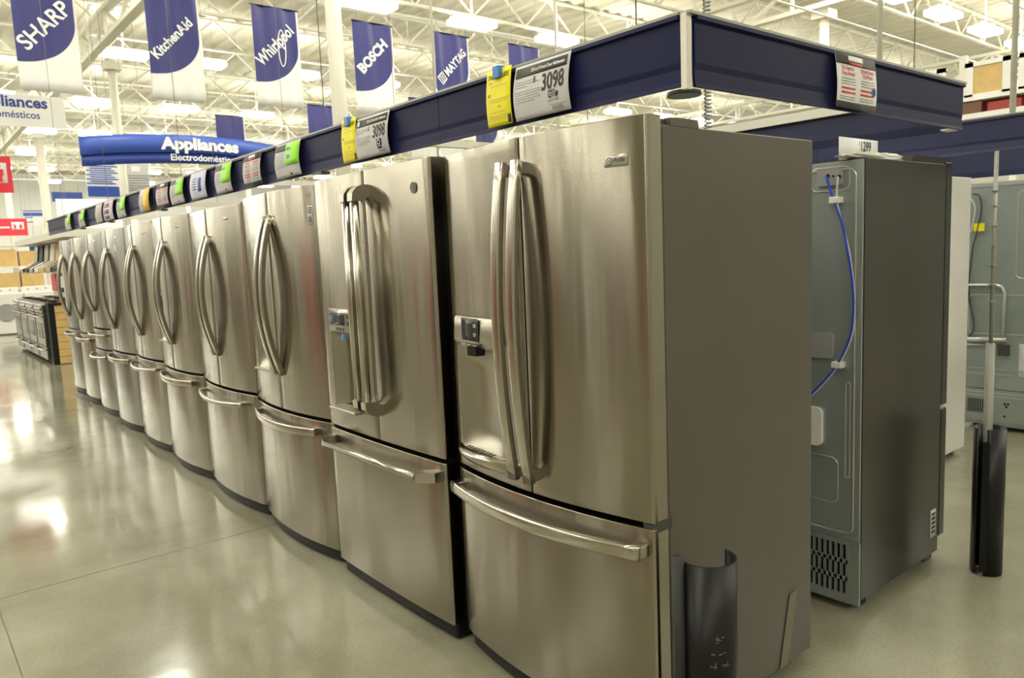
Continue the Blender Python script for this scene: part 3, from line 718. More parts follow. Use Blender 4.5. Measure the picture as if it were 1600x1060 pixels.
# =================================================================== OVERHEAD FASCIA
ZT, ZB, XA, XR, YN = 2.089, 1.892, .235, 2.188, .119
def fascia_prof(sx, x, zt=ZT, zb=ZB):
    """outward is sx (-1 or +1) along the panel normal"""
    h = zt - zb; o = lambda d: x + sx * d
    return [(o(.012), zt), (o(.014), zt - .012), (o(.002), zt - .016), (o(.002), zb + h * .34), (o(-.001), zb + h * .25), (o(.002), zb + h * .06), (o(.005), zb), (o(-.006), zb), (o(-.010), zb + h * .2), (o(-.008), zt)]
cn = thing('overhead_sign_band', (1.2, 5.4, ZB), 'long navy blue sign band hung above the stainless refrigerators, cornered at its near end', 'sign band')
k = 0; ya = YN
while ya < 10.7:
    yb = min(ya + 1.22, 10.75)
    mb = MB().extr(fascia_prof(-1, XA), ya + .0015, yb - .0015, 'y'); mb.build('fascia_panel', 'navy', cn)
    mb = MB().extr(fascia_prof(1, XR), ya + .0015, yb - .0015, 'y'); mb.build('fascia_panel', 'navy_back', cn)
    ya = yb
# end panel facing the camera (profile in y)
mb = MB().extr([(p[0], p[1]) for p in fascia_prof(-1, YN - .02)], XA + .035, XR, 'x'); mb.build('end_panel', 'navy', cn)
mb = MB(); mb.box((XA - .004, YN - .022, ZB - .008), (XA + .020, YN - .002, ZT + .004)); mb.build('corner_post', 'cream', cn)
mb = MB(); mb.box((XA - .012, YN, ZT), (XA + .03, 10.75, ZT + .008)); mb.box((XR - .03, YN, ZT), (XR + .012, 10.75, ZT + .008)); mb.box((XA, YN - .032, ZT), (XR + .012, YN + .012, ZT + .008)); mb.build('top_rail', 'rail', cn)
mb = MB(); mb.box((XR - .035, YN + .02, ZT - .045), (XR - .009, 10.75, ZT)); mb.box((XA + .009, YN + .02, ZT - .045), (XA + .035, 10.75, ZT))
yy = 2.4
while yy < 10.7: mb.box((XA + .03, yy - .02, ZT - .04), (XR - .03, yy + .02, ZT)); yy += 2.44
mb.build('inner_frame', 'cream', cn)
MB().box((XR - .10, YN - .01, ZB - .004), (XR - .02, YN + .03, ZB + .003)).build('end_clip', 'cream', cn)
mb = MB().box((XR - .016, 2.6, ZB + .01), (XR - .011, 10.75, ZT - .045)); mb.build('inner_liner', 'cream', cn)
MB().disc((XA + .05, YN + .03, ZB - .016), (0, 0, 1), .05, .012, 20).build('corner_bracket', 'grey_dark', cn)
mb = MB()
for yy in (.3, 2.4, 4.84, 7.28, 9.72):
    for xx in (XA + .02, XR - .02): mb.bar((xx, yy, ZT), (xx, yy, ZH), .0025, 6)
mb.build('hanger_wire', 'rail', cn)
mb = MB()
for yy in (.5, 3.4, 5.2, 6.6): mb.box((XA - .02, yy + 1.9, ZB - .014), (XA + .03, yy + 1.98, ZB - .001))
mb.build('clip_bracket', 'grey_dark', cn)
# coiled cable dropping behind the near corner
pts = []
for k in range(0, 3000):
    t = k * PI / 4; pts.append((.95 + .013 * math.cos(t), .55 + .013 * math.sin(t), 1.762 + 5.44 * k / 3000))
tag(MB().tube(pts, .0035, 5).build('coiled_cable', 'grey', None, (.95, .55, 1.76)), 'grey coiled cable hanging from the roof behind the near corner of the sign band', 'cable')
# second gondola's band
cn2 = thing('overhead_sign_band', (4.4, 5, 1.92), 'navy blue sign band over the farther pair of rows, behind the white refrigerator', 'sign band')
ya = -1.0
while ya < 10.9:
    yb = min(ya + 1.22, 11)
    MB().extr(fascia_prof(-1, 3.40, 2.08, 1.89), ya + .0015, yb - .0015, 'y').build('fascia_panel', 'navy_back', cn2)
    MB().extr(fascia_prof(1, 5.35, 2.08, 1.86), ya + .0015, yb - .0015, 'y').build('fascia_panel', 'navy_back', cn2); ya = yb
MB().extr(fascia_prof(-1, -1.02, 2.08, 1.89), 3.4, 5.35, 'x').build('end_panel', 'navy', cn2)
mb = MB(); mb.box((3.385, -1.02, 2.08), (3.42, 11, 2.088)); mb.build('top_rail', 'rail', cn2)
for a, b in ((3.42, 1.043), (3.42, .293), (3.42, 6), (5.3, 6), (5.3, 0)): MB().bar((a, b, 2.08), (a, b, ZH), .017, 10).build('hanger_rod', 'cream', cn2)

# =================================================================== SIGNS CLIPPED TO THE BAND
def face_sheet(ymid_left, ztop, h, bulge=.02, x=XA - .014):
    """origin at top-left as read from the aisle; u towards -y, v downwards negative"""
    def fn(u, v, d):
        t = -v / h; return (x - .002 - bulge * math.sin(PI * min(1, max(0, t)) * .85) - d, ymid_left - u, ztop + v)
    return Sheet(fn)
def price_sign(yl, yr, label, kind, price='3098', title='25.8 cu ft French Door Refrigerator', truck=True, group=None):
    w_ = yl - yr; h = .186; zt = ZT - .004
    r = thing('price_sign', (XA - .03, (yl + yr) / 2, zt - h), label, 'sign', group)
    s = face_sheet(yl, zt, h)
    mb = MB(); s.grid(mb, 0, w_, -h, 0, 0, 4, 12); mb.build('sheet', {'promo': 'lavender'}.get(kind, 'paper_grey'), r)
    if kind == 'price':
        s.rects('header', 'header', r, [(.008, w_ - .012, -.043, -.009)], .0012)
        s.text('header_lettering', 'lett', r, [(title, w_ - .022, -.031, .0165, .02, .70, 'RIGHT', 0)], .0024)
        s.text('price_lettering', 'ink', r, [(price, w_ - .020, -.106, .078, .022, .72, 'RIGHT', 0)]); s.text('dollar_sign', 'ink', r, [('$', w_ - .163, -.070, .030, .01, .8, 'RIGHT', 0)])
        s.rects('fine_print', 'ink_grey', r, [(.012, .012 + .1 * f, -.060 - .0085 * k, -.0585 - .0085 * k) for k, f in enumerate((1.05, 1.25, .6, 0, 1.3, 1.35, 1.2, 1.32, 1.0))], .0012)
        s.rects('barcode', 'ink_grey', r, [(w_ - .095, w_ - .012, -.160, -.1585)] + [(w_ - .085 + .006 * k, w_ - .082 + .006 * k + .001 * (k % 2), -.174, -.163) for k in range(9)])
        if truck:
            mb = MB()
            for (a, b, c, d_) in ((-.098, -.066, -.133, -.131), (-.098, -.066, -.113, -.111), (-.098, -.096, -.133, -.111), (-.068, -.066, -.133, -.111), (-.092, -.072, -.119, -.116), (-.092, -.072, -.127, -.124), (-.063, -.050, -.131, -.119)): s.grid(mb, w_ + a, w_ + b, c, d_, .0012, 1, 2)
            s.oval(mb, w_ - .090, -.134, .004, .004, .0018); s.oval(mb, w_ - .058, -.134, .004, .004, .0018)
            mb.build('truck_symbol', 'ink', r)
            s.rects('symbol_caption', 'ink_grey', r, [(w_ - .100, w_ - .050, -.146, -.143)])
        else:
            s.rects('rating_symbol', 'ink', r, [(w_ - .10, w_ - .055, -.146, -.116), (w_ - .098, w_ - .057, -.158, -.150)])
            mb = MB(); s.ring(mb, w_ - .079, -.131, .014, .012, .004, .0024); mb.build('symbol_ring', 'paper', r)
            mb = MB(); s.oval(mb, .024, -.026, .010, .012, .0024); mb.build('round_mark', 'lett', r)
    elif kind == 'green':
        s.rects('header', 'header', r, [(.006, w_ - .01, -.042, -.006)], .0012)
        s.rects('green_card', 'green', r, [(w_ * .45, w_, -.125, -.008)], .0035)
        s.text('card_lettering', 'signblue', r, [('SPECIAL', w_ * .5, -.045, .024, .02, .75, 'LEFT', 0), ('1884', w_ * .52, -.092, .034, .02, .8, 'LEFT', 0)] if price == 'big' else [('SPECIAL', w_ * .5, -.045, .022, .02, .75, 'LEFT', 0)], .005)
        s.rects('fine_print', 'ink_grey', r, [(.012, w_ * .38, -.060 - .01 * k, -.058 - .01 * k) for k in range(8)])
        s.rects('barcode', 'ink', r, [(w_ * .6, w_ * .66, -.178, -.165)])
    elif kind == 'guarantee':
        guarantee_art(s, r, w_, h)
    elif kind == 'promo':
        s.rects('picture_block', 'bluemark', r, [(w_ * .52, w_ * .72, -.14, -.045)], .0015)
        s.rects('fine_print', 'bluemark', r, [(w_ * .15, w_ * .42, -.05 - .018 * k, -.044 - .018 * k) for k in range(5)])
    elif kind == 'amber':
        s.rects('amber_card', 'orange', r, [(w_ * .45, w_, -.186, -.0)], .0035); s.rects('fine_print', 'ink_grey', r, [(.012, w_ * .38, -.060 - .012 * k, -.057 - .012 * k) for k in range(8)])
    elif kind == 'purple':
        s.rects('purple_print', 'purple', r, [(w_ * .08, w_ * .62, -.06, -.02), (w_ * .08, w_ * .62, -.12, -.08), (w_ * .1, w_ * .62, -.17, -.14)])
    elif kind == 'plain':
        s.rects('fine_print', 'ink_grey', r, [(.012, w_ - .02, -.040 - .014 * k, -.037 - .014 * k) for k in range(9)])
    return r
def guarantee_art(s, r, w_, h):
    s.rects('header', 'header', r, [(0, w_, -h * .20, 0), (0, w_, -h, -h * .885)], .0012)
    s.rects('header_logo', 'lett', r, [(w_ * .3, w_ * .66, -h * .12, -h * .03)], .0024)
    s.rects('logo_line', 'redink', r, [(w_ * .33, w_ * .63, -h * .185, -h * .145)], .0024)
    k = w_ / .29
    for tt in [('No Need to', w_ * .27, -h * .30, .021 * k, .02, .80, 'CENTER', 0), ('Shop Around', w_ * .27, -h * .40, .021 * k, .02, .80, 'CENTER', 0),
        ('Nobody Beats', w_ * .76, -h * .30, .021 * k, .02, .80, 'CENTER', 0), ('Our Prices', w_ * .76, -h * .40, .021 * k, .02, .80, 'CENTER', 0)]: s.text('red_lettering', 'redink', r, [tt], .0018)
    L = []
    for c in (.27, .76):
        for q in (.45, .50, .55): L.append((w_ * (c - .17), w_ * (c + .17), -h * (q + .018), -h * q))
        for q in (.79, .83): L.append((w_ * (c - .2), w_ * (c + .16), -h * (q + .014), -h * q))
    s.rects('fine_print', 'ink_grey', r, L)
    s.rects('red_subheading', 'redink', r, [(w_ * (c - .17), w_ * (c + .17), -h * (q + .035), -h * q) for c in (.27, .74) for q in (.62, .70)])
    s.text('footer_lettering', 'lett', r, [('Price guarantee', w_ * .55, -h * .955, .011 * k, .01, .85, 'CENTER', 0)] if False else [('-', w_ * .5, -h * .95, .004, 0, 1, 'CENTER', 0)], .0024)
def energy(yl, yr, label, num):
    w_ = yl - yr; h = .190; zt = ZT + .012
    r = thing('energy_label', (XA - .03, (yl + yr) / 2, zt - h - .012), label, 'sign', None)
    s = face_sheet(yl, zt, h + .012, .012, XA - .018)
    mb = MB(); s.grid(mb, 0, w_, -h - .012, 0, 0, 4, 12); mb.build('sheet', 'yellow', r)
    s.text('heading_lettering', 'ink', r, [('ENERGYGUIDE', w_ / 2, -.034, .024, .012, w_ / .192, 'CENTER', 0)])
    s.text('figure_lettering', 'ink', r, [('60', .012, -.097, .019, .0, .9, 'LEFT', 0), (num, w_ * .5, -.138, .012, .0, .8, 'LEFT', 0)])
    s.rects('fine_print', 'ink_grey', r, [(.02, w_ - .02, -.061, -.0602), (.01, w_ - .01, -.108, -.1072), (.02, w_ - .02, -.116, -.1152), (.02, w_ - .03, -.153, -.1522), (.01, w_ - .01, -.165, -.1642), (.01, w_ - .03, -.172, -.1712), (.01, w_ - .03, -.179, -.1782), (.01, .035, -.045, -.044), (.01, .035, -.049, -.048)])
    s.rects('corner_mark', 'ink', r, [(w_ - .022, w_ - .003, -.196, -.168)])
    c = MB().box((XA - .040, (yl + yr) / 2 - .018, zt - .035), (XA - .006, (yl + yr) / 2 + .018, zt + .008), .003); c.build('blue_clip', 'blueclip', r)
price_sign(.825, .545, 'white price sign reading 3098 nearest the corner of the navy band', 'price')
energy(.985, .845, 'yellow energy label clipped left of the price sign nearest the corner', '566')
price_sign(1.99, 1.695, 'white price sign reading 3098 above the second refrigerator', 'price', truck=False)
energy(2.135, 1.995, 'yellow energy label clipped above the gap beyond the second refrigerator', '566')
price_sign(2.945, 2.62, 'price sign with the largest lime green card, above the third refrigerator', 'green', 'big')
price_sign(3.44, 3.165, 'red and white guarantee sign on the navy band, next beyond the largest green card', 'guarantee')
price_sign(3.955, 3.66, 'price sign with a lime green card, second green one from the near end', 'green')
price_sign(4.49, 4.15, 'lavender sign with a dark blue block, on the navy band', 'promo')
price_sign(4.985, 4.66, 'price sign with a lime green card, next beyond the lavender sign', 'green')
price_sign(5.37, 5.05, 'red and white guarantee sign, the farther one on the long side of the navy band', 'guarantee')
price_sign(5.90, 5.59, 'price sign with an amber yellow card on the navy band', 'amber')
price_sign(6.72, 6.41, 'price sign with a lime green card, between the amber card and the purple print', 'green')
price_sign(7.28, 6.88, 'sign with purple print on the navy band', 'purple')
price_sign(7.65, 7.36, 'plain white sign next beyond the purple printed one', 'plain')
price_sign(8.53, 8.22, 'price sign with a lime green card, second from the far end of the band', 'green')
price_sign(9.34, 9.02, 'price sign with a lime green card, farthest on the band', 'green')
# guarantee sign on the end panel, facing -y
r = thing('guarantee_sign', (1.18, YN - .04, ZB + .005), 'black and white guarantee sign with red headings on the end panel of the navy band', 'sign')
s = Sheet(lambda u, v, d: (1.034 + u, YN - .036 - .010 * math.sin(PI * -v / .186 * .8) - d, ZT - .006 + v))
mb = MB(); s.grid(mb, 0, .29, -.186, 0, 0, 4, 8); mb.build('sheet', 'paper', r); guarantee_art(s, r, .29, .186)
mb = MB(); s.oval(mb, .262, -.118, .014, .016, .003); mb.build('blue_seal', 'bluemark', r)

# =================================================================== HANGING BANNERS
def banner(x, y, zb, w_, h, label, art=None, group='hanging blue and white brand banners'):
    r = thing('hanging_banner', (x + w_ / 2, y, zb), label, 'banner', group)
    ph = x * 1.7
    def fn(u, v, d):
        return (x + u, y - d + .012 * math.sin(u / w_ * 11 + ph) * (.4 + v / h) + .006 * math.sin(u / w_ * 23 + v * 2), zb + v)
    s = Sheet(fn)
    # white sheet and blue field
    mb = MB(); s.grid(mb, 0, w_, 0, h, 0, 24, 10, .002); mb.build('white_sheet', 'bwhite', r)
    n = 24; mb = MB(); vs = []
    def low(u):
        t = min(1, max(0, (u - .06 * w_) / (.90 * w_))); return h * (.60 - .36 * math.sqrt(max(0, 1 - t * t)))
    ue = .96 * w_
    for j in range(9):
        for i in range(n + 1):
            u = ue * math.sin(PI / 2 * i / n); lo = low(u); vs.append(s.fn(u, lo + (h - lo) * j / 8, .004))
    N = n + 1
    mb.add(vs, [(j * N + i, j * N + i + 1, (j + 1) * N + i + 1, (j + 1) * N + i) for j in range(8) for i in range(n)], True)
    mb.build('blue_field', 'bblue', r)
    MB().bar((x - .01, y, zb + h), (x + w_ + .01, y, zb + h), .012, 8).build('top_rod', 'navy', r)
    mb = MB()
    for q in (.1, .9): mb.bar((x + w_ * q, y, zb + h), (x + w_ * q, y, ZH), .003, 5)
    mb.build('hanger_wire', 'rail', r)
    if art: art(s, r, w_, h)
A45 = math.radians(46)
def a_text(st, size, bold, u, v, sx=1.0, ang=A45):
    return lambda s, r, w_, h: s.text('lettering', 'lett', r, [(st, u * w_, v * h, size, bold, sx, 'LEFT', ang)], .012)
def a_whirl(s, r, w_, h):
    s.text('lettering', 'lett', r, [('Whirlpool', .15 * w_, .39 * h, .232, .025, .80, 'LEFT', A45)], .012)
    mb = MB(); s.ring(mb, .60 * w_, .60 * h, .065, .27, .018, .012, ang=math.radians(0)); mb.build('ring_emblem', 'lett', r)
def a_maytag(s, r, w_, h):
    s.text('lettering', 'lett', r, [('MAYTAG', .36 * w_, .50 * h, .190, .03, .78, 'LEFT', A45)], .012)
    mb = MB(); c, e = math.cos(A45), math.sin(A45)
    def q(a, b, a2, b2):
        return [(.17 * w_ + x * c - y * e, .40 * h + x * e + y * c) for x, y in ((a, b), (a2, b), (a2, b2), (a, b2))]
    for a in (0, .045, .09, .135): s.poly(mb, q(a, 0, a + .02, .13), .012)
    s.poly(mb, q(0, -.02, .155, .0), .012); s.poly(mb, q(0, .13, .155, .15), .012); mb.build('square_emblem', 'lett', r)
def a_ge(s, r, w_, h):
    mb = MB(); s.ring(mb, .5 * w_, .55 * h, .27, .27, .03, .012); s.ring(mb, .5 * w_, .55 * h, .20, .20, .02, .012); mb.build('ring_emblem', 'lett', r)
    s.text('lettering', 'lett', r, [('GE', .5 * w_, .49 * h, .2, .02, .9, 'CENTER', 0)], .012)
ZBN = 3.66
banner(-.01, 10, ZBN, .70, 1.44, 'blue and white banner lettered SHARP, first from the left', a_text('SHARP', .262, .018, .18, .33, 1.0))
banner(1.53, 10, ZBN + .02, .71, 1.44, 'blue and white banner lettered KitchenAid', a_text('KitchenAid', .180, .03, .14, .37, .92))
banner(2.99, 10, ZBN + .06, .72, 1.44, 'blue and white banner lettered Whirlpool with an oval ring', a_whirl)
banner(4.64, 10, ZBN + .08, .73, 1.44, 'blue and white banner lettered BOSCH', a_text('BOSCH', .215, .045, .19, .43, 1.0))
banner(6.20, 10, ZBN + .12, .74, 1.44, 'blue and white banner lettered MAYTAG with a square emblem', a_maytag)
banner(7.87, 10, ZBN + .14, .75, 1.44, 'blue and white banner with a round monogram, half hidden by the navy band', a_ge)
for k, (bx, by) in enumerate(((6.6, 16), (8.3, 14.2), (9.1, 14.2), (5.2, 18.2), (10.2, 14.2))):
    banner(bx, by, 3.60, .72, 1.44, ['distant blue and white banner glimpsed under the band above the third refrigerator', 'distant banner glimpsed just under the sign band left of the second refrigerator top', 'distant banner glimpsed under the band above the second refrigerator', 'distant banner seen just above the junction of the third and fourth refrigerators', 'distant banner glimpsed in the gap between the two nearest refrigerators'][k])

# =================================================================== DEPARTMENT SIGNS
r = thing('department_sign', (3.8, 16, 3.6), 'curved blue Appliances sign hanging over the aisle', 'sign')
def fn(u, v, d):   # u 0..4.2, gentle forward curve
    t = u / 4.2 * 2 - 1; return (1.72 + u, 16 - .35 * (1 - t * t) - d, 3.60 + .09 * (1 - t * t) + v)
s = Sheet(fn)
mb = MB(); s.grid(mb, 0, 4.25, .06, .42, 0, 24, 2, .04); mb.build('upper_band', 'signblue', r)
mb = MB(); s.grid(mb, .02, 4.2, -.16, .06, -.04, 24, 2, .04); mb.build('lower_band', 'signblue2', r)
s.text('lettering', 'lett', r, [('Appliances', 2.25, .13, .33, .045, 1.12, 'CENTER', 0)], .006)
s.text('small_lettering', 'lett', r, [('Electrodomésticos', 2.33, -.10, .19, .02, 1.0, 'CENTER', 0)], -.03)
mb = MB()
for a in (.3, 2.1, 3.9): mb.bar((1.72 + a, 15.8, 4.1), (1.72 + a, 15.8, ZH), .006, 5)
mb.build('hanger_wire', 'rail', r)
r = thing('hanging_sign', (.3, 13, 3.68), 'white hanging Appliances sign cut off by the left edge', 'sign')
box('board', (-.95, 13, 3.68), (.99, 13.03, 4.17), 'bwhite', r)
s = Sheet(lambda u, v, d: (-.9 + u, 13 - d, 3.68 + v)); s.text('lettering', 'signblue2', r, [('Appliances', 1.65, .30, .235, .03, 1.0, 'RIGHT', 0), ('Electrodomésticos', 1.53, .13, .16, .01, .9, 'RIGHT', 0)], .004)
mb = MB(); mb.bar((-.8, 13.01, 4.17), (-.8, 13.01, ZH), .005, 5); mb.bar((.85, 13.01, 4.17), (.85, 13.01, ZH), .005, 5); mb.build('hanger_wire', 'rail', r)
def person_icon(s, mb, u, v, k, d):
    s.oval(mb, u, v + .34 * k, .04 * k, .04 * k, d, 12)
    s.poly(mb, [(u - .075 * k, v + .28 * k), (u - .075 * k, v + .14 * k), (u - .05 * k, v + .14 * k), (u - .05 * k, v), (u + .05 * k, v), (u + .05 * k, v + .14 * k), (u + .075 * k, v + .14 * k), (u + .075 * k, v + .28 * k)], d)
r = thing('restroom_sign', (.0, 13.1, 2.66), 'tall red hanging sign with a standing figure symbol at the left edge', 'sign')
box('board', (-.36, 13.1, 2.66), (.175, 13.12, 3.22), 'red', r)
s = Sheet(lambda u, v, d: (-.36 + u, 13.1 - d, 2.66 + v)); s.rects('white_panel', 'lett', r, [(.05, .47, .15, .46)], .003)
mb = MB(); person_icon(s, mb, .37, .16, .72, .006); person_icon(s, mb, .15, .16, .72, .006); mb.build('figure_symbol', 'red', r)
mb = MB(); mb.bar((-.3, 13.11, 3.22), (-.3, 13.11, ZH), .005, 5); mb.bar((.12, 13.11, 3.22), (.12, 13.11, ZH), .005, 5); mb.build('hanger_wire', 'rail', r)
r = thing('direction_sign', (1.9, 30, 2.62), 'low red hanging direction sign with a small white symbol panel at the left', 'sign')
box('board', (.9, 30, 2.62), (2.52, 30.03, 3.2), 'red', r)
s = Sheet(lambda u, v, d: (.9 + u, 30 - d, 2.62 + v)); s.rects('white_panel', 'lett', r, [(1.15, 1.52, .2, .46), (0, 1.1, .25, .31)], .006)
mb = MB(); person_icon(s, mb, 1.25, .22, .5, .012); person_icon(s, mb, 1.42, .22, .5, .012); mb.build('figure_symbol', 'red', r)
mb = MB(); mb.bar((1.0, 30.01, 3.2), (1.0, 30.01, ZH), .006, 5); mb.bar((2.4, 30.01, 3.2), (2.4, 30.01, ZH), .006, 5); mb.build('hanger_wire', 'rail', r)
def board(name, x0, x1, y, z0, z1, mat, label, cat='sign', th=.04, bars=None, wire=True):
    r = thing(name, ((x0 + x1) / 2, y, z0), label, cat)
    box('board', (x0, y, z0), (x1, y + th, z1), mat, r)
    for (a, b, c, d, m) in bars or []:
        box('printed_bar', (x0 + (x1 - x0) * a, y - .012, z0 + (z1 - z0) * c), (x0 + (x1 - x0) * b, y - .002, z0 + (z1 - z0) * d), m, r)
    if wire:
        mb = MB()
        for q in (.12, .88): mb.bar((x0 + (x1 - x0) * q, y + th / 2, z1), (x0 + (x1 - x0) * q, y + th / 2, ZH), .006, 5)
        mb.build('hanger_wire', 'rail', r)
    return r
board('hanging_sign', 3.72, 4.62, 40, 3.45, 4.12, 'bwhite', 'small distant white sign with blue bars, left of the far end of the band', bars=[(0, 1, .93, 1, 'bluemark'), (0, 1, .62, .86, 'signblue'), (.05, .4, .5, .56, 'bluemark'), (.05, .4, .18, .24, 'bluemark')])
board('bulkhead_panel', 4.75, 8.0, 38, 3.2, 4.5, 'bwhite', 'large blank white hanging panel beyond the far end of the navy band', 'panel')
board('hanging_sign', 5.1, 6.4, 41, 4.60, 5.05, 'bluemark', 'distant dark blue hanging sign above the blank white panel')
board('hanging_sign', 2.9, 4.4, 33, 2.1, 2.5, 'signblue2', 'distant low blue sign under the small white one')
board('promotion_banner', 2.17, 2.82, 18, 2.99, 3.86, 'bwhite', 'white banner printed with thin blue stripes hanging under the curved Appliances sign', 'banner', bars=[(0, 1, .02, .28, 'signblue')] + [(.0 + .12 * (k % 2), 1 - .1 * ((k + 1) % 3), .34 + .055 * k, .365 + .055 * k, 'signblue') for k in range(11)])
board('promotion_banner', 3.06, 3.54, 18.2, 3.1, 3.8, 'paper_grey', 'pale grey printed banner hanging right of the blue striped one', 'banner', bars=[(.2, .6, .72, .9, 'lett')] + [(.05, .95, .1 + .08 * k, .13 + .08 * k, 'grey') for k in range(7)])

# =================================================================== BEYOND THE ROW: RANGES, DRAWERS, HOODS
for k, yy in enumerate((12.15, 12.98, 13.80, 14.65)):
    r = thing('range_cooker', (.6, yy, 0), ['nearest steel range cooker beyond the far end of the refrigerators, beside the tan drawers', 'second steel range cooker from the tan drawers', 'third steel range cooker from the tan drawers', 'farthest steel range cooker from the tan drawers'][k], 'cooker', 'range cookers')
    MB().box((.29, yy, .03), (.95, yy + .76, .90), .004).build('body', 'black', r)
    MB().box((.24, yy + .01, .27), (.29, yy + .75, .76), .006).build('oven_door', 'steel_cool', r)
    box('oven_window', (.236, yy + .15, .38), (.241, yy + .61, .62), 'gloss_black', r)
    MB().box((.245, yy + .01, .06), (.29, yy + .75, .255), .005).build('drawer', 'steel_cool', r)
    MB().box((.235, yy, .775), (.30, yy + .76, .905), .006).build('control_panel', 'steel_cool', r)
    for z in (.72, .21): MB().tube([(.24, yy + .06, z), (.19, yy + .08, z), (.19, yy + .68, z), (.24, yy + .70, z)], .011, 8).build('handle', 'handle', r)
    for q in range(5): MB().disc((.236, yy + .12 + .13 * q, .84), (-1, 0, 0), .022, .025, 12).build('knob', 'handle', r)
    MB().box((.29, yy, .905), (.95, yy + .76, .925), .003).build('cooktop', 'gloss_black', r)
    mb = MB()
    for (a, b) in ((.44, .2), (.44, .56), (.76, .2), (.76, .56)):
        for t in range(4): mb.bar((a - .1 * math.cos(t * PI / 4), yy + b - .1 * math.sin(t * PI / 4), .945), (a + .1 * math.cos(t * PI / 4), yy + b + .1 * math.sin(t * PI / 4), .945), .006)
        mb.bar((a, yy + b, .92), (a, yy + b, .945), .03, 10)
    mb.build('grate', 'black', r)
    MB().box((.90, yy, .925), (.95, yy + .76, 1.0), .004).build('backguard', 'steel_cool', r)
r = thing('drawer_cabinet', (.66, 11.9, 0), 'tan wooden cabinet front with eight slatted drawers at the end of the cookers', 'cabinet')
MB().box((.36, 11.92, 0), (.98, 12.13, .90)).build('carcass', 'tan_dark', r)
for k in range(8): MB().box((.365, 11.9, .008 + .111 * k), (.975, 11.92, .112 + .111 * k), .003).build('drawer', 'tan', r)
MB().box((.70, 11.88, .19), (.95, 11.90, .21)).build('handle', 'black', r)
MB().box((.285, 11.89, .0), (.36, 12.13, .93)).build('end_post', 'black', r)
MB().box((.3, 11.88, .90), (1.0, 12.13, .93)).build('top', 'black', r)
r = thing('hood_display_rack', (.75, 13.3, .93), 'display rack of range hoods and frames standing behind the cookers', 'rack')
mb = MB()
for yy in (11.0, 12.2, 13.4, 14.6, 15.8): mb.box((.97, yy - .02, 0), (1.01, yy + .02, 2.0))
mb.box((.42, 10.95, 1.88), (1.01, 15.85, 1.98)); mb.box((.97, 10.95, 1.30), (1.01, 15.85, 1.36)); mb.build('frame', 'cream', r)
mb = MB()
for k in range(40): mb.bar((.964, 11.05 + .12 * k, 1.0), (.964, 11.05 + .12 * k, 1.9), .004)
mb.build('wire_panel', 'grey', r)
cols = ['steel_cool', 'black', 'steel_cool', 'tan', 'white', 'steel_cool', 'black', 'steel']
for k in range(8):
    yy = 11.1 + .58 * k
    h = thing('range_hood', (.6, yy, 1.38), ['range hood on the display rack, %s' % q for q in ('nearest, steel', 'second from the near end, black', 'third from the near end, steel', 'fourth from the near end, tan wood', 'fifth from the near end, white', 'sixth from the near end, steel', 'seventh from the near end, black', 'farthest, warm steel')][k], 'range hood', 'range hoods on the rack')
    mb = MB().extr([(.42, 1.40), (.42, 1.46), (.66, 1.58), (.70, 1.86), (.955, 1.86), (.955, 1.40)], yy, yy + .40, 'y'); mb.build('canopy', cols[k], h)
    MB().box((.42, yy + .03, 1.385), (.76, yy + .37, 1.40)).build('filter', 'grey', h)
for k in range(6):
    tag(box('added_box', (.50, 11.98 + .5 * k, .93 + .0), (.78, 12.3 + .5 * k, 1.20), ['black', 'white', 'grey_dark'][k % 3], bev=.01) if k in () else bpy.data.objects[-1], None) if False else None
for k in range(3):
    tag(MB().box((.50, 11.93, .932 + .075 * k), (.78, 12.12, .932 + .075 * k + .07), .006).build('toaster_box', ['grey_dark', 'white', 'grey_dark'][k]), ['lowest dark box of the small stack on the tan drawer cabinet', 'white box in the middle of the small stack on the tan drawer cabinet', 'topmost dark box of the small stack on the tan drawer cabinet'][k], 'box')
tag(MB().box((.945, 15.3, 1.02), (.962, 15.8, 1.34)).build('red_tag', 'red'), 'small red vertical tag hanging beyond the cookers', 'tag')
# white washers beyond the cookers and yellow boxes on a shelf
for k in range(3):
    yy = 19.2; xx = -.55 + .72 * k
    r = thing('washing_machine', (xx + .34, yy, 0), ['white washing machine beyond the cookers, at the left edge', 'white washing machine beyond the cookers, second from the left edge', 'white washing machine beyond the cookers, nearest the cookers'][k], 'washing machine', 'white washing machines')
    MB().box((xx, yy, .02), (xx + .69, yy + .7, .93), .02).build('body', 'white', r)
    MB().box((xx + .02, yy + .55, .93), (xx + .67, yy + .7, 1.05), .01).build('control_panel', 'white', r)
    MB().disc((xx + .345, yy - .001, .5), (0, -1, 0), .2, .02, 24).build('door', 'grey', r)
    for q in range(3): MB().disc((xx + .15 + .18 * q, yy + .549, .99), (0, -1, 0), .022, .015, 10).build('knob', 'silver', r)
r = thing('storage_shelf', (1.0, 24, 0), 'metal shelf unit holding yellow boxes near the left edge, far down the aisle', 'shelf')
mb = MB()
for z in (.3, .95, 1.55, 2.15): mb.box((-1.2, 24, z - .04), (2.2, 24.6, z))
for xx in (-1.2, .5, 2.14):
    for yy in (24.0, 24.54): mb.box((xx, yy, 0), (xx + .06, yy + .06, 2.6))
mb.build('frame', 'cream', r)
for j, z in enumerate((.3, .95, 1.55)):
    for k in range(5):
        xx = -1.1 + .64 * k
        tag(MB().box((xx, 24.07, z), (xx + .54 + .03 * (k % 2), 24.52, z + .42 + .05 * ((k + j) % 2)), .005).build('storage_box', 'tan'), 'yellow-tan box on the %s shelf of the far metal rack, %s from the left' % (('lowest', 'middle', 'top')[j], ('first', 'second', 'third', 'fourth', 'fifth')[k]), 'box', 'yellow boxes on the far rack')

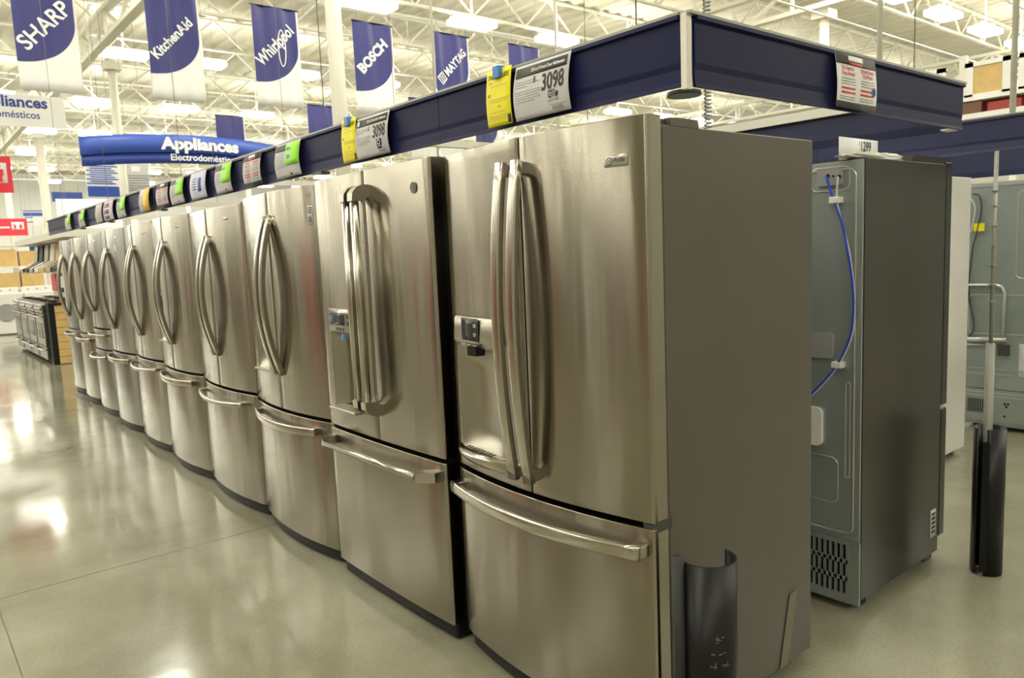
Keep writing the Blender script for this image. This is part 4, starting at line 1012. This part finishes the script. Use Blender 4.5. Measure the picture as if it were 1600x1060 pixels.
# upper right: display of framed windows over a shelf
r = thing('window_display', (12, 3.4, 3.0), 'raised display of white framed tan blinds above the navy band at the right edge', 'display')
mb = MB(); xx = 12.0
for (ya, yb) in ((2.0, 2.95), (3.05, 3.7), (4.0, 4.6), (1.0, 1.9)):
    mb.box((xx, ya, 3.52), (xx + .06, ya + .12, 4.05)); mb.box((xx, yb - .12, 3.52), (xx + .06, yb, 4.05)); mb.box((xx, ya, 3.98), (xx + .06, yb, 4.05)); mb.box((xx, ya, 3.50), (xx + .06, yb, 3.56))
mb.box((xx - .02, .5, 3.46), (xx + .2, 5.2, 3.52)); mb.box((xx - .05, .5, 3.18), (xx + .1, 5.2, 3.26)); mb.build('white_frame', 'white', r)
for (ya, yb) in ((2.12, 2.83), (3.17, 3.58), (4.12, 4.48), (1.12, 1.78)): box('tan_blind', (xx + .02, ya, 3.56), (xx + .04, yb, 3.98), 'tan', r)
mb = MB()
for yy in (.6, 2.0, 3.72, 5.1):
    mb.box((xx + .1, yy, 0), (xx + .2, yy + .1, 4.2))
mb.build('upright', 'cream', r)
box('back_panel', (xx + .2, .5, 2.6), (xx + .25, 5.2, 3.46), 'dkred', r)
for k in range(8):
    yy = .7 + .55 * k
    tag(MB().box((xx + .0, yy, 3.262), (xx + .09, yy + .46, 3.40 + .04 * (k % 2)), .004).build('shelf_box', ['brown', 'carton_pale', 'black', 'carton', 'dkred'][k % 5]), '%s box on the high shelf at the right edge, %s from the right' % (('brown', 'pale', 'black', 'cardboard', 'dull red')[k % 5], ('first', 'second', 'third', 'fourth', 'fifth', 'sixth', 'seventh', 'eighth')[k]), 'box', 'boxes on the high shelf')
# pipes and conduits crossing under the roof
for k, (yy, zz, rr) in enumerate(((4.5, 5.9, .018), (7.4, 6.1, .022), (12.5, 6.2, .03))):
    tag(MB().bar((2.0, yy, zz), (33.8, yy, zz), rr, 8).build('ceiling_pipe', 'cream'), ['thin cream conduit crossing under the roof, nearest of the three', 'cream pipe crossing under the roof, middle of the three', 'thicker cream pipe crossing under the roof, farthest of the three'][k], 'pipe')
# unseen boxes added across the aisle, only to be mirrored in the steel fronts
OPP = [('carton', 2.3), ('white', 2.5), ('case_black', 2.2), ('carton_pale', 2.6), ('mauve', 2.3), ('steel_cool', 2.1), ('carton_red', 2.4), ('case_dark', 2.5), ('white', 2.2), ('carton', 2.6), ('galv', 2.3)]
rnd = random.Random(3); yy = -9.0; k = 0
while yy < 34:
    m_, h_ = OPP[(k * 4) % 11]; w_ = rnd.choice((.35, .5, .75, .9))
    tag(MB().box((-6.4, yy, 0), (-5.6 - .1 * (k % 3), yy + w_, h_), .01).build('added_box', m_), 'tall unseen box across the aisle, added for the steel doors to reflect', 'box', 'added unseen boxes across the aisle')
    yy += w_ + rnd.choice((.04, .12, .5)); k += 1
